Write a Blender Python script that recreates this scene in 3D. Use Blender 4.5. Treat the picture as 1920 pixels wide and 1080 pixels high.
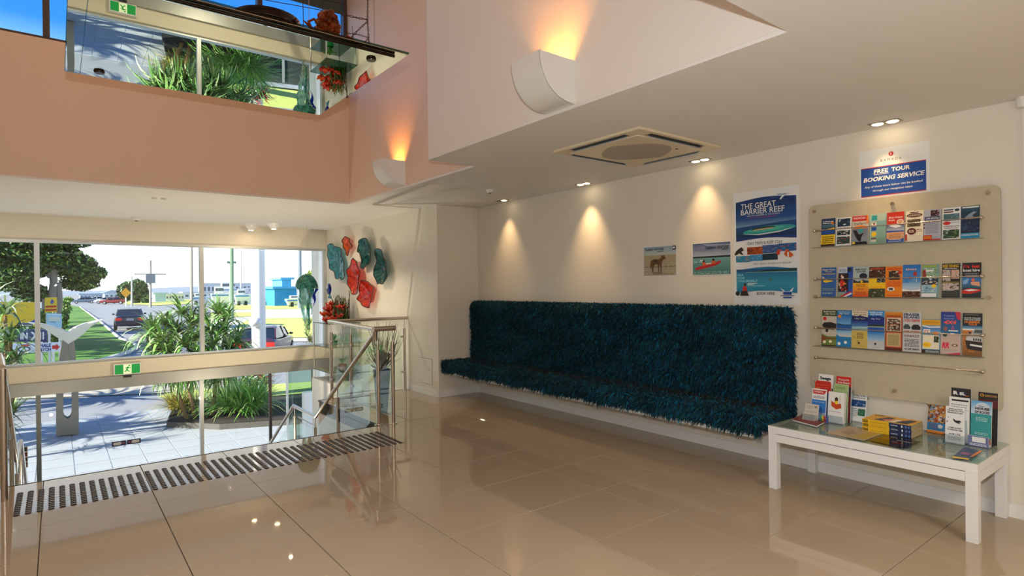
import bpy, bmesh, math, random
import numpy as np
from mathutils import Vector, Matrix
for o in list(bpy.data.objects): bpy.data.objects.remove(o, do_unlink=True)
C = bpy.context.scene.collection
SC = bpy.context.scene
rnd = random.Random(7)
# ------------------------------------------------------------------ camera
FPX, YAW, PIT, ROL, HC = 1102.15, .659133542, -.00141511, -.0114588, 1.45
def _basis():
    cy, sy, cp, sp = math.cos(YAW), math.sin(YAW), math.cos(PIT), math.sin(PIT)
    f = Vector((sy*cp, cy*cp, sp)); r = Vector((cy, -sy, 0)); u = r.cross(f)
    cr, sr = math.cos(ROL), math.sin(ROL)
    return r*cr+u*sr, -r*sr+u*cr, f
RR, UU, FF = _basis()
CP = Vector((0, 0, HC))
cd = bpy.data.cameras.new('camera'); cam = bpy.data.objects.new('camera', cd); C.objects.link(cam)
M = Matrix((RR, UU, -FF)).transposed().to_4x4(); M.translation = CP
cam.matrix_world = M
cd.sensor_width = 36; cd.lens = 36*FPX/1920; cd.clip_start = .05; cd.clip_end = 2000
SC.camera = cam
# measured points of the photograph turned into places in the room (only used to look up coordinates)
def ray(x, y): return (FF*FPX+RR*(x-960)-UU*(y-540)).normalized()
def PX(x, y, X): d = ray(x, y); return CP+d*(X/d.x)
def PY(x, y, Y): d = ray(x, y); return CP+d*(Y/d.y)
def PZ(x, y, Z): d = ray(x, y); return CP+d*((Z-HC)/d.z)
def G(Y): return -2.05 if Y < 20 else (-2.05+.95*(Y-20)/14 if Y < 34 else -1.1)
def PG(x, y):
    d = ray(x, y); t = 8.
    for i in range(6000):
        P = CP+d*t
        if P.z <= G(P.y): break
        t *= 1.002
    return Vector((P.x, P.y, G(P.y)))
# ------------------------------------------------------------------ world, sun, lights, exposure
w = bpy.data.worlds.new('sky'); SC.world = w; w.use_nodes = True
nt = w.node_tree; nt.nodes.clear()
tc = nt.nodes.new('ShaderNodeTexCoord'); sx = nt.nodes.new('ShaderNodeSeparateXYZ')
rp = nt.nodes.new('ShaderNodeValToRGB'); bg = nt.nodes.new('ShaderNodeBackground'); wo = nt.nodes.new('ShaderNodeOutputWorld')
nt.links.new(tc.outputs['Generated'], sx.inputs[0]); nt.links.new(sx.outputs['Z'], rp.inputs[0])
nt.links.new(rp.outputs[0], bg.inputs[0]); nt.links.new(bg.outputs[0], wo.inputs[0])
e = rp.color_ramp.elements
e[0].position = 0; e[0].color = (.93, .97, 1, 1); e[1].position = 1; e[1].color = (.01, .07, .33, 1)
for p, c in ((.07, (.90, .95, 1, 1)), (.235, (.90, .90, .86, 1)), (.285, (.42, .64, .88, 1)), (.345, (.04, .24, .58, 1)), (.55, (.018, .15, .50, 1))):
    k = e.new(p); k.color = c
bg.inputs[1].default_value = 2.0
def light(name, kind, loc, energy, col, to=None, **kw):
    l = bpy.data.lights.new(name, kind); l.energy = energy; l.color = col
    for k, v in kw.items(): setattr(l, k, v)
    o = bpy.data.objects.new(name, l); C.objects.link(o); o.location = loc
    if to is not None: o.rotation_euler = (Vector(to)-Vector(loc)).to_track_quat('-Z', 'Y').to_euler()
    return o
light('sun', 'SUN', (-20, 20, 20), 15., (1, .94, .83), to=(-20+1, 20+.012, 20-.50), angle=.009)
# the photographer's flash, on the hot shoe just above the lens
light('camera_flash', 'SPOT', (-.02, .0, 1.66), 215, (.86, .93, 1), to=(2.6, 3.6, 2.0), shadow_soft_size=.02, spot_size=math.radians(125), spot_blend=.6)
# warm lamps high in the stairwell void, and unseen, assumed lamps behind the camera
for i, (x, y) in enumerate(((.3, 5.9), (1.0, 3.0), (-1.2, 4.5))):
    light('void_lamp', 'AREA', (x, y, 5.85), 12.5, (1, .60, .34), to=(x, y, 0), shape='DISK', size=.5)
light('unseen_lobby_lamp', 'AREA', (2.4, -1.0, 2.5), 96, (1, .93, .83), to=(1.6, -1.2, 0), shape='DISK', size=.8)
light('unseen_lobby_lamp', 'AREA', (-.9, .3, 2.5), 50, (1, .93, .83), to=(-1.5, .2, 0), shape='DISK', size=.8)
for x, pw_ in ((-.6, 9), (2.7, 30)):
    light('entrance_fill', 'SPOT', (x, 8.9, 2.5), pw_*1.6, (1, .84, .60), to=(x, 9.6, 0), spot_size=2.9, spot_blend=.4, shadow_soft_size=.03)  # unseen fill lights added to brighten the beam and window end
# unseen fill lights added below the floor edge to brighten the ceiling
for x, pw_ in ((-.1, 45), (2.3, 170)):
    light('hall_fill', 'SPOT', (x, 8.1, -.75), pw_, (1, .86, .62), to=(x+.2, 9.6, 2.5), spot_size=math.radians(150), spot_blend=.8, shadow_soft_size=.02)
vs = SC.view_settings; vs.view_transform = 'Standard'; vs.look = 'None'; vs.gamma = 1; vs.use_curve_mapping = False
vs.exposure = 0.0
# ------------------------------------------------------------------ materials
def lin(h):
    if isinstance(h, (tuple, list)): return tuple(h)
    h = h.lstrip('#'); v = [int(h[i:i+2], 16)/255 for i in (0, 2, 4)]
    return tuple(x/12.92 if x <= .04045 else ((x+.055)/1.055)**2.4 for x in v)
MATS = {}
def mat(name, col, rough=.5, metal=0., noise=.06, scale=8., bump=0., bscale=60., spec=.5, coat=0., emit=None, es=0., attr=False, aniso=None, sub=0.):
    if name in MATS: return MATS[name]
    m = bpy.data.materials.new(name); m.use_nodes = True; t = m.node_tree; b = t.nodes['Principled BSDF']
    c = lin(col)
    b.inputs['Roughness'].default_value = rough; b.inputs['Metallic'].default_value = metal
    b.inputs['Specular IOR Level'].default_value = spec; b.inputs['Coat Weight'].default_value = coat
    b.inputs['Coat Roughness'].default_value = .02
    tcn = t.nodes.new('ShaderNodeTexCoord')
    if attr:
        a = t.nodes.new('ShaderNodeVertexColor'); a.layer_name = 'Col'; base = a.outputs[0]
        t.links.new(base, b.inputs['Base Color'])
    elif noise > 0:
        n = t.nodes.new('ShaderNodeTexNoise'); n.inputs['Scale'].default_value = scale; n.inputs['Detail'].default_value = 5
        t.links.new(tcn.outputs['Object'], n.inputs['Vector'])
        mx = t.nodes.new('ShaderNodeMix'); mx.data_type = 'RGBA'
        mx.inputs[6].default_value = (*[max(0, x*(1-noise)) for x in c], 1); mx.inputs[7].default_value = (*[min(1, x*(1+noise)) for x in c], 1)
        t.links.new(n.outputs['Fac'], mx.inputs[0]); t.links.new(mx.outputs[2], b.inputs['Base Color'])
    else: b.inputs['Base Color'].default_value = (*c, 1)
    if bump:
        n2 = t.nodes.new('ShaderNodeTexNoise'); n2.inputs['Scale'].default_value = bscale; n2.inputs['Detail'].default_value = 4
        bp = t.nodes.new('ShaderNodeBump'); bp.inputs['Strength'].default_value = bump; bp.inputs['Distance'].default_value = .01
        t.links.new(tcn.outputs['Object'], n2.inputs['Vector']); t.links.new(n2.outputs['Fac'], bp.inputs['Height']); t.links.new(bp.outputs[0], b.inputs['Normal'])
    if emit is not None:
        b.inputs['Emission Color'].default_value = (*lin(emit), 1); b.inputs['Emission Strength'].default_value = es
    MATS[name] = m; return m
def glass(name, col=(.93, .97, .95), refl=1.0, rough=0., ior=1.45, diff=0., dcol=(.7, .8, .8), lo=.35, hi=1.5, tlf=.5):
    """sheet glass: straight-through tinted transmission plus Fresnel reflection, optional milky part"""
    if name in MATS: return MATS[name]
    m = bpy.data.materials.new(name); m.use_nodes = True; t = m.node_tree; t.nodes.clear()
    o = t.nodes.new('ShaderNodeOutputMaterial'); tr = t.nodes.new('ShaderNodeBsdfTransparent'); tr.inputs[0].default_value = (*lin(col), 1)
    gl = t.nodes.new('ShaderNodeBsdfGlossy'); gl.inputs['Roughness'].default_value = rough; gl.inputs[0].default_value = (refl, refl, refl, 1)
    fr = t.nodes.new('ShaderNodeFresnel'); fr.inputs[0].default_value = ior; mx = t.nodes.new('ShaderNodeMixShader')
    first = tr.outputs[0]
    if diff > 0:
        tc_ = t.nodes.new('ShaderNodeTexCoord'); nz = t.nodes.new('ShaderNodeTexNoise'); nz.inputs['Scale'].default_value = 22; nz.inputs['Detail'].default_value = 3
        t.links.new(tc_.outputs['Object'], nz.inputs['Vector'])
        cr = t.nodes.new('ShaderNodeValToRGB'); dc = lin(dcol)
        cr.color_ramp.elements[0].position = .35; cr.color_ramp.elements[0].color = (*[x*lo for x in dc], 1)
        cr.color_ramp.elements[1].position = .7; cr.color_ramp.elements[1].color = (*[min(1, x*hi) for x in dc], 1)
        t.links.new(nz.outputs['Fac'], cr.inputs[0])
        d = t.nodes.new('ShaderNodeBsdfDiffuse'); tl = t.nodes.new('ShaderNodeBsdfTranslucent')
        t.links.new(cr.outputs[0], d.inputs[0]); t.links.new(cr.outputs[0], tl.inputs[0])
        m2 = t.nodes.new('ShaderNodeMixShader'); m2.inputs[0].default_value = tlf; t.links.new(d.outputs[0], m2.inputs[1]); t.links.new(tl.outputs[0], m2.inputs[2])
        m1 = t.nodes.new('ShaderNodeMixShader'); m1.inputs[0].default_value = diff
        t.links.new(tr.outputs[0], m1.inputs[1]); t.links.new(m2.outputs[0], m1.inputs[2]); first = m1.outputs[0]
    gm = t.nodes.new('ShaderNodeNewGeometry'); mr = t.nodes.new('ShaderNodeMapRange'); mr.inputs[3].default_value = ior; mr.inputs[4].default_value = 1/ior
    t.links.new(gm.outputs['Backfacing'], mr.inputs[0]); t.links.new(mr.outputs[0], fr.inputs[0])
    t.links.new(fr.outputs[0], mx.inputs[0]); t.links.new(first, mx.inputs[1]); t.links.new(gl.outputs[0], mx.inputs[2]); t.links.new(mx.outputs[0], o.inputs[0])
    MATS[name] = m; return m
wallp = mat('wall_paint', (.76, .70, .60), .55, bump=.05, bscale=180, noise=.02, scale=1.5)
voidp = mat('void_paint_lamp_tint', (.80, .60, .46), .55, bump=.05, bscale=180, noise=.02, scale=1.5)  # warm lamp glow is put into this peach wall colour
bulkp = mat('bulkhead_paint', (.82, .76, .68), .55, bump=.05, bscale=180, noise=.02, scale=1.5)
ceilp = mat('ceiling_paint', (.80, .77, .72), .7, bump=.03, bscale=150, noise=.02, scale=1.2)
white = mat('white_lacquer', (.80, .79, .77), .3, noise=.02)
offw = mat('off_white_metal', (.78, .76, .70), .4, noise=.02)
alu = mat('grey_aluminium', (.50, .52, .52), .38, metal=.35, noise=.03, bump=.02, bscale=300)
steel = mat('brushed_steel', (.62, .56, .50), .22, metal=1., noise=.06, scale=30)
steelh = mat('satin_header', (.38, .38, .365), .35, metal=.3, noise=.05, scale=4)
dark = mat('black_plastic', (.015, .015, .017), .4, noise=.1)
brown = mat('bronze_mullion', (.07, .045, .04), .45, noise=.08)
ink = mat('print_ink', (1, 1, 1), .42, attr=True)
inkg = mat('glossy_print_ink', (1, 1, 1), .12, attr=True)
paper = mat('white_paper', (.78, .78, .76), .6, noise=.02)
clear = glass('clear_glass', '#f4faf7', .9)
shop = glass('window_glass', '#f8fbfa', .75)
bluegl = glass('clerestory_glass', '#e4f2ff', .8)
acry = glass('acrylic', '#eef2f4', .9)
greeng = glass('green_edge_glass', '#8fb0a2', .9)
frost = glass('frosted_acrylic', '#eae4d2', .35, rough=.25, diff=.88, dcol='#d8ccb0', lo=.97, hi=1.03, tlf=.12)
# ------------------------------------------------------------------ mesh builder
class MB:
    def __init__(s): s.v = []; s.f = []; s.c = []
    def add(s, vs, fs, col=None):
        n = len(s.v); s.v += [tuple(p) for p in vs]; s.f += [tuple(i+n for i in f) for f in fs]
        s.c += [col]*len(fs); return s
    def box(s, a, b, col=None):
        (x0, y0, z0), (x1, y1, z1) = a, b
        x0, x1 = min(x0, x1), max(x0, x1); y0, y1 = min(y0, y1), max(y0, y1); z0, z1 = min(z0, z1), max(z0, z1)
        return s.add([(x0, y0, z0), (x1, y0, z0), (x1, y1, z0), (x0, y1, z0), (x0, y0, z1), (x1, y0, z1), (x1, y1, z1), (x0, y1, z1)],
                     [(0, 3, 2, 1), (4, 5, 6, 7), (0, 1, 5, 4), (1, 2, 6, 5), (2, 3, 7, 6), (3, 0, 4, 7)], col)
    def tube(s, pts, r, n=10, col=None, cap=True):
        pts = [Vector(p) for p in pts]; rs = r if isinstance(r, (list, tuple)) else [r]*len(pts)
        base = len(s.v); T0 = None; A = None
        for i, p in enumerate(pts):
            T = (pts[min(i+1, len(pts)-1)]-pts[max(i-1, 0)])
            T = T.normalized() if T.length > 1e-9 else Vector((0, 0, 1))
            if A is None: A = T.orthogonal().normalized()
            else:
                A = A-T*A.dot(T); A = A.normalized() if A.length > 1e-6 else T.orthogonal().normalized()
            B = T.cross(A)
            for k in range(n):
                a = 2*math.pi*k/n; s.v.append(tuple(p+(A*math.cos(a)+B*math.sin(a))*rs[i]))
        for i in range(len(pts)-1):
            for k in range(n):
                q = base+i*n; s.f.append((q+k, q+(k+1) % n, q+n+(k+1) % n, q+n+k)); s.c.append(col)
        if cap:
            s.f.append(tuple(base+k for k in reversed(range(n)))); s.c.append(col)
            q = base+(len(pts)-1)*n; s.f.append(tuple(q+k for k in range(n))); s.c.append(col)
        return s
    def lathe(s, prof, n=24, o=(0, 0, 0), col=None, cap=False, fn=None):
        base = len(s.v); o = Vector(o)
        for (r, z) in prof:
            for k in range(n):
                a = 2*math.pi*k/n; rr, zz = (r, z) if fn is None else fn(r, z, a)
                s.v.append((o.x+rr*math.cos(a), o.y+rr*math.sin(a), o.z+zz))
        for i in range(len(prof)-1):
            for k in range(n):
                q = base+i*n; s.f.append((q+k, q+(k+1) % n, q+n+(k+1) % n, q+n+k)); s.c.append(col)
        if cap:
            s.f.append(tuple(base+k for k in reversed(range(n)))); s.c.append(col)
            q = base+(len(prof)-1)*n; s.f.append(tuple(q+k for k in range(n))); s.c.append(col)
        return s
    def prism(s, poly, ext, col=None):
        """closed polygon (3-D points) pushed along ext"""
        P = [Vector(p) for p in poly]; e = Vector(ext); n = len(P)
        return s.add(P+[p+e for p in P], [tuple(range(n)), tuple(reversed(range(n, 2*n)))]+[(i, i+n, (i+1) % n+n, (i+1) % n) for i in range(n)], col)
    def ell(s, c, r, nu=12, nv=8, col=None, jit=0.):
        prof = [(max(1e-4, math.sin(math.pi*i/nv)), -math.cos(math.pi*i/nv)) for i in range(nv+1)]
        base = len(s.v); c = Vector(c)
        for (a, z) in prof:
            for k in range(nu):
                t = 2*math.pi*k/nu; j = 1+rnd.uniform(-jit, jit)
                s.v.append((c.x+r[0]*a*math.cos(t)*j, c.y+r[1]*a*math.sin(t)*j, c.z+r[2]*z*j))
        for i in range(nv):
            for k in range(nu):
                q = base+i*nu; s.f.append((q+k, q+(k+1) % nu, q+nu+(k+1) % nu, q+nu+k)); s.c.append(col)
        return s
    def build(s, name, m, parent=None, smooth=False, kind=None, bevel=0., fixn=True):
        me = bpy.data.meshes.new(name); me.from_pydata(s.v, [], s.f)
        if any(c is not None for c in s.c):
            ca = me.color_attributes.new('Col', 'FLOAT_COLOR', 'CORNER'); buf = []
            for f, c in zip(s.f, s.c):
                c = c if c is not None else (1, 1, 1)
                if isinstance(c[0], (tuple, list)): buf += [v for k in range(len(f)) for v in (*c[k], 1)]
                else: buf += [c[0], c[1], c[2], 1]*len(f)
            ca.data.foreach_set('color', buf)
        if fixn:
            bm = bmesh.new(); bm.from_mesh(me); bmesh.ops.recalc_face_normals(bm, faces=bm.faces)
            if bevel > 0: bmesh.ops.bevel(bm, geom=bm.edges[:], offset=bevel, segments=2, affect='EDGES', profile=.6)
            bm.to_mesh(me); bm.free()
        if smooth: me.polygons.foreach_set('use_smooth', [True]*len(me.polygons))
        me.materials.append(m); o = bpy.data.objects.new(name, me); C.objects.link(o)
        if smooth and smooth != 'all':
            try:
                me.set_sharp_from_angle(angle=math.radians(40))
            except Exception: pass
        if parent is not None:
            o.parent = parent; o.matrix_parent_inverse = Matrix.Translation(-parent.location) if parent.type == 'EMPTY' and parent.rotation_euler.z == 0 else Matrix.Identity(4)
        if kind: o['kind'] = kind
        return o
def tag(o, label, cat, group=None, kind=None):
    o['label'] = label; o['category'] = cat
    if group: o['group'] = group
    if kind: o['kind'] = kind
    return o
def thing(name, label, cat, loc, group=None):
    o = bpy.data.objects.new(name, None); C.objects.link(o); o.location = loc; o.empty_display_size = .1
    return tag(o, label, cat, group)
def part(o, label): o['label'] = label; return o
def struct(name, mb, m, **kw):
    o = mb.build(name, m, **kw); o['kind'] = 'structure'; return o
# ------------------------------------------------------------------ flat print: shapes and lettering on a sheet
_tc = {}
def text_mesh(txt, bold=.02):
    if (txt, bold) in _tc: return _tc[txt, bold]
    cu = bpy.data.curves.new('t', 'FONT'); cu.body = txt; cu.size = 1; cu.resolution_u = 2; cu.offset = bold; cu.fill_mode = 'FRONT'
    o = bpy.data.objects.new('t', cu); C.objects.link(o)
    me = bpy.data.meshes.new_from_object(o.evaluated_get(bpy.context.evaluated_depsgraph_get()))
    V = [(v.co.x, v.co.y) for v in me.vertices]; F = [tuple(p.vertices) for p in me.polygons]
    bpy.data.objects.remove(o); bpy.data.curves.remove(cu); bpy.data.meshes.remove(me)
    x0 = min(v[0] for v in V); x1 = max(v[0] for v in V); y0 = min(v[1] for v in V); y1 = max(v[1] for v in V)
    V = [((x-x0)/(x1-x0), (y-y0)/(y1-y0)) for x, y in V]
    _tc[txt, bold] = (V, F); return V, F
W_ = (.80, .80, .78); K_ = (.012, .012, .014)
CN = dict(w=W_, k=K_, r=lin('#c8261c'), b=lin('#1f4fa0'), n=lin('#14264f'), y=lin('#eec21c'), o=lin('#e8821c'), g=lin('#4c7a3c'), t=lin('#2a9a98'), c=lin('#e8dcc0'), s=lin('#9a9a9a'), p=lin('#c86a8a'), l=lin('#4a9ad8'), d=lin('#2a3038'), m=lin('#6a2020'), e=lin('#a8cfd0'), a=lin('#8a7a5a'), f=lin('#d8a078'))
def cc(c): return CN[c] if c in CN else lin(c)
def sheet(name, O, U, V, wd, ht, items, parent=None, thick=.0008, glossy=False, body=None, dz=.00025):
    """a printed sheet: body of real thickness plus a print child; item coordinates run 0..1 from the top left"""
    O = Vector(O); U = Vector(U).normalized(); V = Vector(V).normalized(); N = U.cross(V).normalized()
    b = MB().prism([O, O+U*wd, O+U*wd+V*ht, O+V*ht], -N*thick).build(name, body or paper, parent)
    a = MB(); k = 1
    def pt(x, y): return O+U*(x*wd)+V*((1-y)*ht)+N*(dz*k)
    for it in items:
        q = it[0]; k += 1
        if q == 'r': a.add([pt(it[1], it[4]), pt(it[3], it[4]), pt(it[3], it[2]), pt(it[1], it[2])], [(0, 1, 2, 3)], cc(it[5]))
        elif q == 'g': a.add([pt(it[1], it[4]), pt(it[3], it[4]), pt(it[3], it[2]), pt(it[1], it[2])], [(0, 1, 2, 3)], (cc(it[6]), cc(it[6]), cc(it[5]), cc(it[5])))
        elif q == 'e':
            n = 20; rot = it[6] if len(it) > 6 else 0; ar = ht/wd
            P = []
            for i in range(n):
                t = 2*math.pi*i/n; x = it[3]*math.cos(t); y = it[4]*math.sin(t)*ar
                P.append(pt(it[1]+x*math.cos(rot)-y*math.sin(rot), it[2]+(x*math.sin(rot)+y*math.cos(rot))/ar))
            a.add(P, [tuple(range(n))], cc(it[5]))
        elif q == 'p': a.add([pt(*p) for p in it[1]], [tuple(range(len(it[1])))], cc(it[2]))
        elif q == 't':
            x0, y0, x1, y1, txt, c = it[1:7]; sh = it[7] if len(it) > 7 else 0; bd = it[8] if len(it) > 8 else .02
            TV, TF = text_mesh(txt, bd)
            a.add([pt(x0+u*(x1-x0)+sh*v*(x1-x0), y1-v*(y1-y0)) for u, v in TV], TF, cc(c))
        elif q == 'l':   # n lines of unreadable small print
            x0, y0, x1, y1, n, c = it[1:7]
            for i in range(n):
                yy = y0+(y1-y0)*(i+.25)/n; hh = (y1-y0)/n*.45; xx = x0; r2 = random.Random(int(x0*97+i*13+n*7))
                while xx < x1:
                    ww = min(r2.uniform(.05, .16), x1-xx)
                    a.add([pt(xx, yy+hh), pt(xx+ww, yy+hh), pt(xx+ww, yy), pt(xx, yy)], [(0, 1, 2, 3)], cc(c)); xx += ww+.03
        elif q == 'm':   # a mottled photograph of blotches
            x0, y0, x1, y1, cols, n, seed = it[1:8]; r2 = random.Random(seed)
            a.add([pt(x0, y1), pt(x1, y1), pt(x1, y0), pt(x0, y0)], [(0, 1, 2, 3)], cc(cols[0])); k += 1
            for i in range(n*3):
                cx, cy = r2.uniform(x0, x1), r2.uniform(y0, y1); rx = r2.uniform(.04, .15)*(x1-x0); ry = r2.uniform(.03, .11)*(y1-y0)
                k += .03
                P = []
                for j in range(7):
                    t = 2*math.pi*j/7; s_ = r2.uniform(.5, 1.2)
                    P.append(pt(min(x1, max(x0, cx+rx*math.cos(t)*s_)), min(y1, max(y0, cy+ry*math.sin(t)*s_))))
                a.add(P, [tuple(range(7))], cc(r2.choice(cols)))
    pr = a.build('print', inkg if glossy else ink, b, fixn=False)
    return b
# ================================================================== the room
XR, XP, YC, YW, ZC, ZL = 4.64, 3.99, 6.76, 10.83, 2.555, -2.05
XL, YB, ZT = -2.4, -2.5, 6.0
YE = 5.80            # top step
YF = 7.64            # far edge of the floor strip by the wall
XS = 2.69            # right side of the stairs
# --- floor: a slab with each tile a piece
fl = MB(); fl.box((XL, YB, -.16), (XR, YE-.012, -.006)); fl.box((XS+.01, YE-.012, -.16), (XP, YF-.01, -.006)); fl.box((XP, YE-.012, -.16), (XR, YC, -.006)); fl.box((XL, YE-.012, -.16), (-.42, YF-.01, -.006))
floor = struct('floor', fl, mat('tile_grout', '#4a4034', .8))
tilem = mat('polished_beige_tile', (.45, .345, .235), .03, noise=.04, scale=2.2, spec=.5)
tile_cache = {}
def add_tile(x0, y0, x1, y1, par, m=tilem, zt=0, th=.012, gap=.0022, name='tile'):
    key = (round(x1-x0, 3), round(y1-y0, 3), name)
    if key not in tile_cache:
        a, b = (x1-x0)/2-gap, (y1-y0)/2-gap; e_ = .0012
        mb = MB(); mb.add([(-a, -b, -th), (a, -b, -th), (a, b, -th), (-a, b, -th), (-a, -b, -e_), (a, -b, -e_), (a, b, -e_), (-a, b, -e_),
                           (-a+e_, -b+e_, 0), (a-e_, -b+e_, 0), (a-e_, b-e_, 0), (-a+e_, b-e_, 0)],
                          [(0, 3, 2, 1), (8, 9, 10, 11)]+[(i, (i+1) % 4, (i+1) % 4+4, i+4) for i in range(4)]+[(i+4, (i+1) % 4+4, (i+1) % 4+8, i+8) for i in range(4)])
        o = mb.build(name, m, fixn=False); tile_cache[key] = o.data
    else:
        o = bpy.data.objects.new(name, tile_cache[key]); C.objects.link(o)
    o.parent = par; o.location = ((x0+x1)/2, (y0+y1)/2, zt); return o
xs = [XL]+[x for x in [-.093+.628*k for k in range(-4, 9)] if XL+.02 < x < XR-.02]+[XR]
ys = [YB]+[y for y in [2.353+.5825*k for k in range(-9, 6)] if YB+.02 < y < YE-.1]+[YE-.014]
for i in range(len(xs)-1):
    for j in range(len(ys)-1): add_tile(xs[i], ys[j], xs[i+1], ys[j+1], floor)
for i in range(len(xs)-1):
    for (a, b) in ((YE-.01, 6.4), (6.4, 7.02), (7.02, YF-.012)):
        if xs[i+1] > XS+.05 and xs[i] < XP-.02: add_tile(max(xs[i], XS+.012), a, min(xs[i+1], XP), b, floor)
        if xs[i+1] > XP+.05 and a < YC-.02: add_tile(max(xs[i], XP), a, xs[i+1], min(b, YC-.002), floor)
        if xs[i] < -.45: add_tile(xs[i], a, min(xs[i+1], -.425), b, floor)
tr = MB(); tr.box((-.42, YE-.014, -.02), (XS+.008, YE-.002, .0025)); tr.box((XS, YE-.014, -.02), (XS+.010, YF, .0025)); tr.box((XS, YF-.010, -.02), (XP, YF, .0025))
struct('trim_1', tr, mat('dark_edge_trim', '#1c1a17', .35, metal=.4))
# --- walls
wl = MB(); wl.box((XR, YB, -.16), (XR+.15, YC+.1, ZC)); struct('wall_right', wl, wallp)
wl = MB(); wl.box((XP, YC, -2.06), (XR, YC+.1, ZC)); wl.box((XP, YC+.1, -2.06), (XP+.12, YW+.12, ZC)); struct('wall_right_return', wl, wallp)
wl = MB(); wl.box((XL-.12, YB, -2.06), (XL, YW+.12, ZT)); struct('wall_left', wl, wallp)
wl = MB(); wl.box((XL-.12, YB-.12, -.16), (XR+.15, YB, ZC)); struct('wall_back', wl, wallp)
# floor front riser and low walls of the lower hall
wl = MB(); wl.box((XS, YE, -2.06), (XP, YF-.02, -.16)); wl.box((XL, YE, -2.06), (-.42, YF-.02, -.16)); struct('wall_below', wl, wallp)
# --- ceiling: low ceiling around the void
NX, NY, FX, FY, VY = 2.545, 4.44, 3.03, 7.35, 1.29
ce = MB()
for a, b in (((NX, YB), (XR, NY)), ((FX, NY), (XR, YC+.1)), ((FX, YC+.1), (XP+.1, FY)), ((XL, FY), (XP+.1, YW)), ((XL, YB), (NX, VY))):
    ce.box((a[0], a[1], ZC), (b[0], b[1], ZC+.02))
struct('ceiling', ce, ceilp)
wl = MB(); wl.box((NX, VY, ZC+.0205), (NX+.12, NY-.12, ZT)); wl.box((NX, NY-.12, ZC+.0205), (FX+.01, NY, ZT)); struct('wall_void_near', wl, bulkp)
wl = MB(); wl.box((FX, NY+.001, ZC+.0205), (FX+.12, FY+.12, ZT)); struct('wall_void_right', wl, voidp)
wl = MB(); wl.box((XL, FY, ZC+.0205), (FX, FY+.12, 3.94)); wl.box((XL, FY, 5.55), (FX, FY+.12, ZT)); struct('wall_void_far', wl, voidp)
wl = MB(); wl.box((XL, VY-.12, ZC+.0205), (NX+.12, VY, ZT)); struct('wall_void_back', wl, voidp)
wl = MB(); wl.box((XL, VY-.12, ZT), (FX+.12, FY+.12, ZT+.1)); struct('ceiling_void', wl, ceilp)
# --- clerestory window
fr = MB(); fr.box((XL, FY+.01, 3.93), (FX, FY+.10, 3.965)); fr.box((XL, FY+.01, 5.53), (FX, FY+.10, 5.56))
cw = struct('window_1', fr, brown)
for x in (-2.0, -.055, 1.95): part(MB().box((x-.028, FY+.005, 3.965), (x+.028, FY+.105, 5.53)).build('mullion', brown, cw), 'bronze mullion')
MB().box((2.98, FY+.005, 3.965), (FX, FY+.105, 5.53)).build('mullion', brown, cw)
for a, b in ((XL, -2.03), (-1.97, -.085), (-.025, 1.92), (1.98, 2.98)): MB().box((a, FY+.05, 3.965), (b, FY+.056, 5.53)).build('pane', bluegl, cw)
bl = MB().box((1.985, FY+.015, 5.02), (2.975, FY+.035, 5.53)); part(bl.build('roller_blind', mat('green_grey_blind', '#46504a', .7), cw), 'grey green blind half drawn')
# --- window wall: bulkhead, upper window, transom beam, sliding doors
wl = MB(); wl.box((XL, YW, 2.205), (XP, YW+.12, ZC)); struct('wall_far', wl, wallp)
wl = MB(); wl.box((XL, YW-.09, .175), (XP, YW+.14, .40)); wl.box((XL, YW-.02, .14), (XP, YW+.14, .176)); struct('trim_2', wl, mat('cream_beam', (.78, .70, .55), .45, noise=.02))
wl = MB(); wl.box((XL, YW-.13, -.01), (XP, YW+.14, .174)); struct('trim_3', wl, steelh, bevel=.006)
f = MB(); f.box((XL, YW-.03, 2.165), (XP, YW+.05, 2.205)); f.box((XL, YW-.05, .40), (XP, YW+.05, .44)); f.box((3.93, YW-.03, .44), (XP, YW+.05, 2.165))
w2 = struct('window_2', f, alu)
mx_ = [XL, -.22, 1.895, 3.93]
for x in mx_[1:3]: MB().box((x-.03, YW-.045, .44), (x+.03, YW+.045, 2.165)).build('mullion', alu, w2)
for i in range(3): MB().box((mx_[i]+.03, YW-.003, .44), (mx_[i+1]-.03, YW+.003, 2.165)).build('pane', shop, w2)
# sliding doors in the middle, fixed panes at the sides
dd = MB(); dd.box((-.25, YW-.04, ZL), (-.195, YW+.04, -.01)); dd.box((XL, YW-.04, ZL), (XP, YW+.04, ZL+.04))
d1 = struct('door_1', dd, mat('door_frame_shade_grey', (.20, .21, .21), .4, metal=.2))  # shade on the left mullion is put into this darker grey
part(MB().box((1.845, YW-.04, ZL+.04), (1.90, YW+.04, -.01)).build('jamb', white, d1), 'white jamb')
for a, b in ((-.195, .822), (.828, 1.845)):
    g = MB().box((a, YW-.06, ZL+.04), (b, YW-.05, -.01)).build('sliding_pane', shop, d1)
    MB().box((a, YW-.063, ZL+.04), (b, YW-.047, ZL+.10)).build('bottom_rail', alu, g)
for a, b in ((XL, -.25), (1.90, 2.94), (2.98, XP)): MB().box((a, YW-.003, ZL+.04), (b, YW+.003, -.01)).build('side_pane', shop, d1)
MB().box((2.94, YW-.03, ZL+.04), (2.98, YW+.03, -.01)).build('side_mullion', brown, d1)
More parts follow.
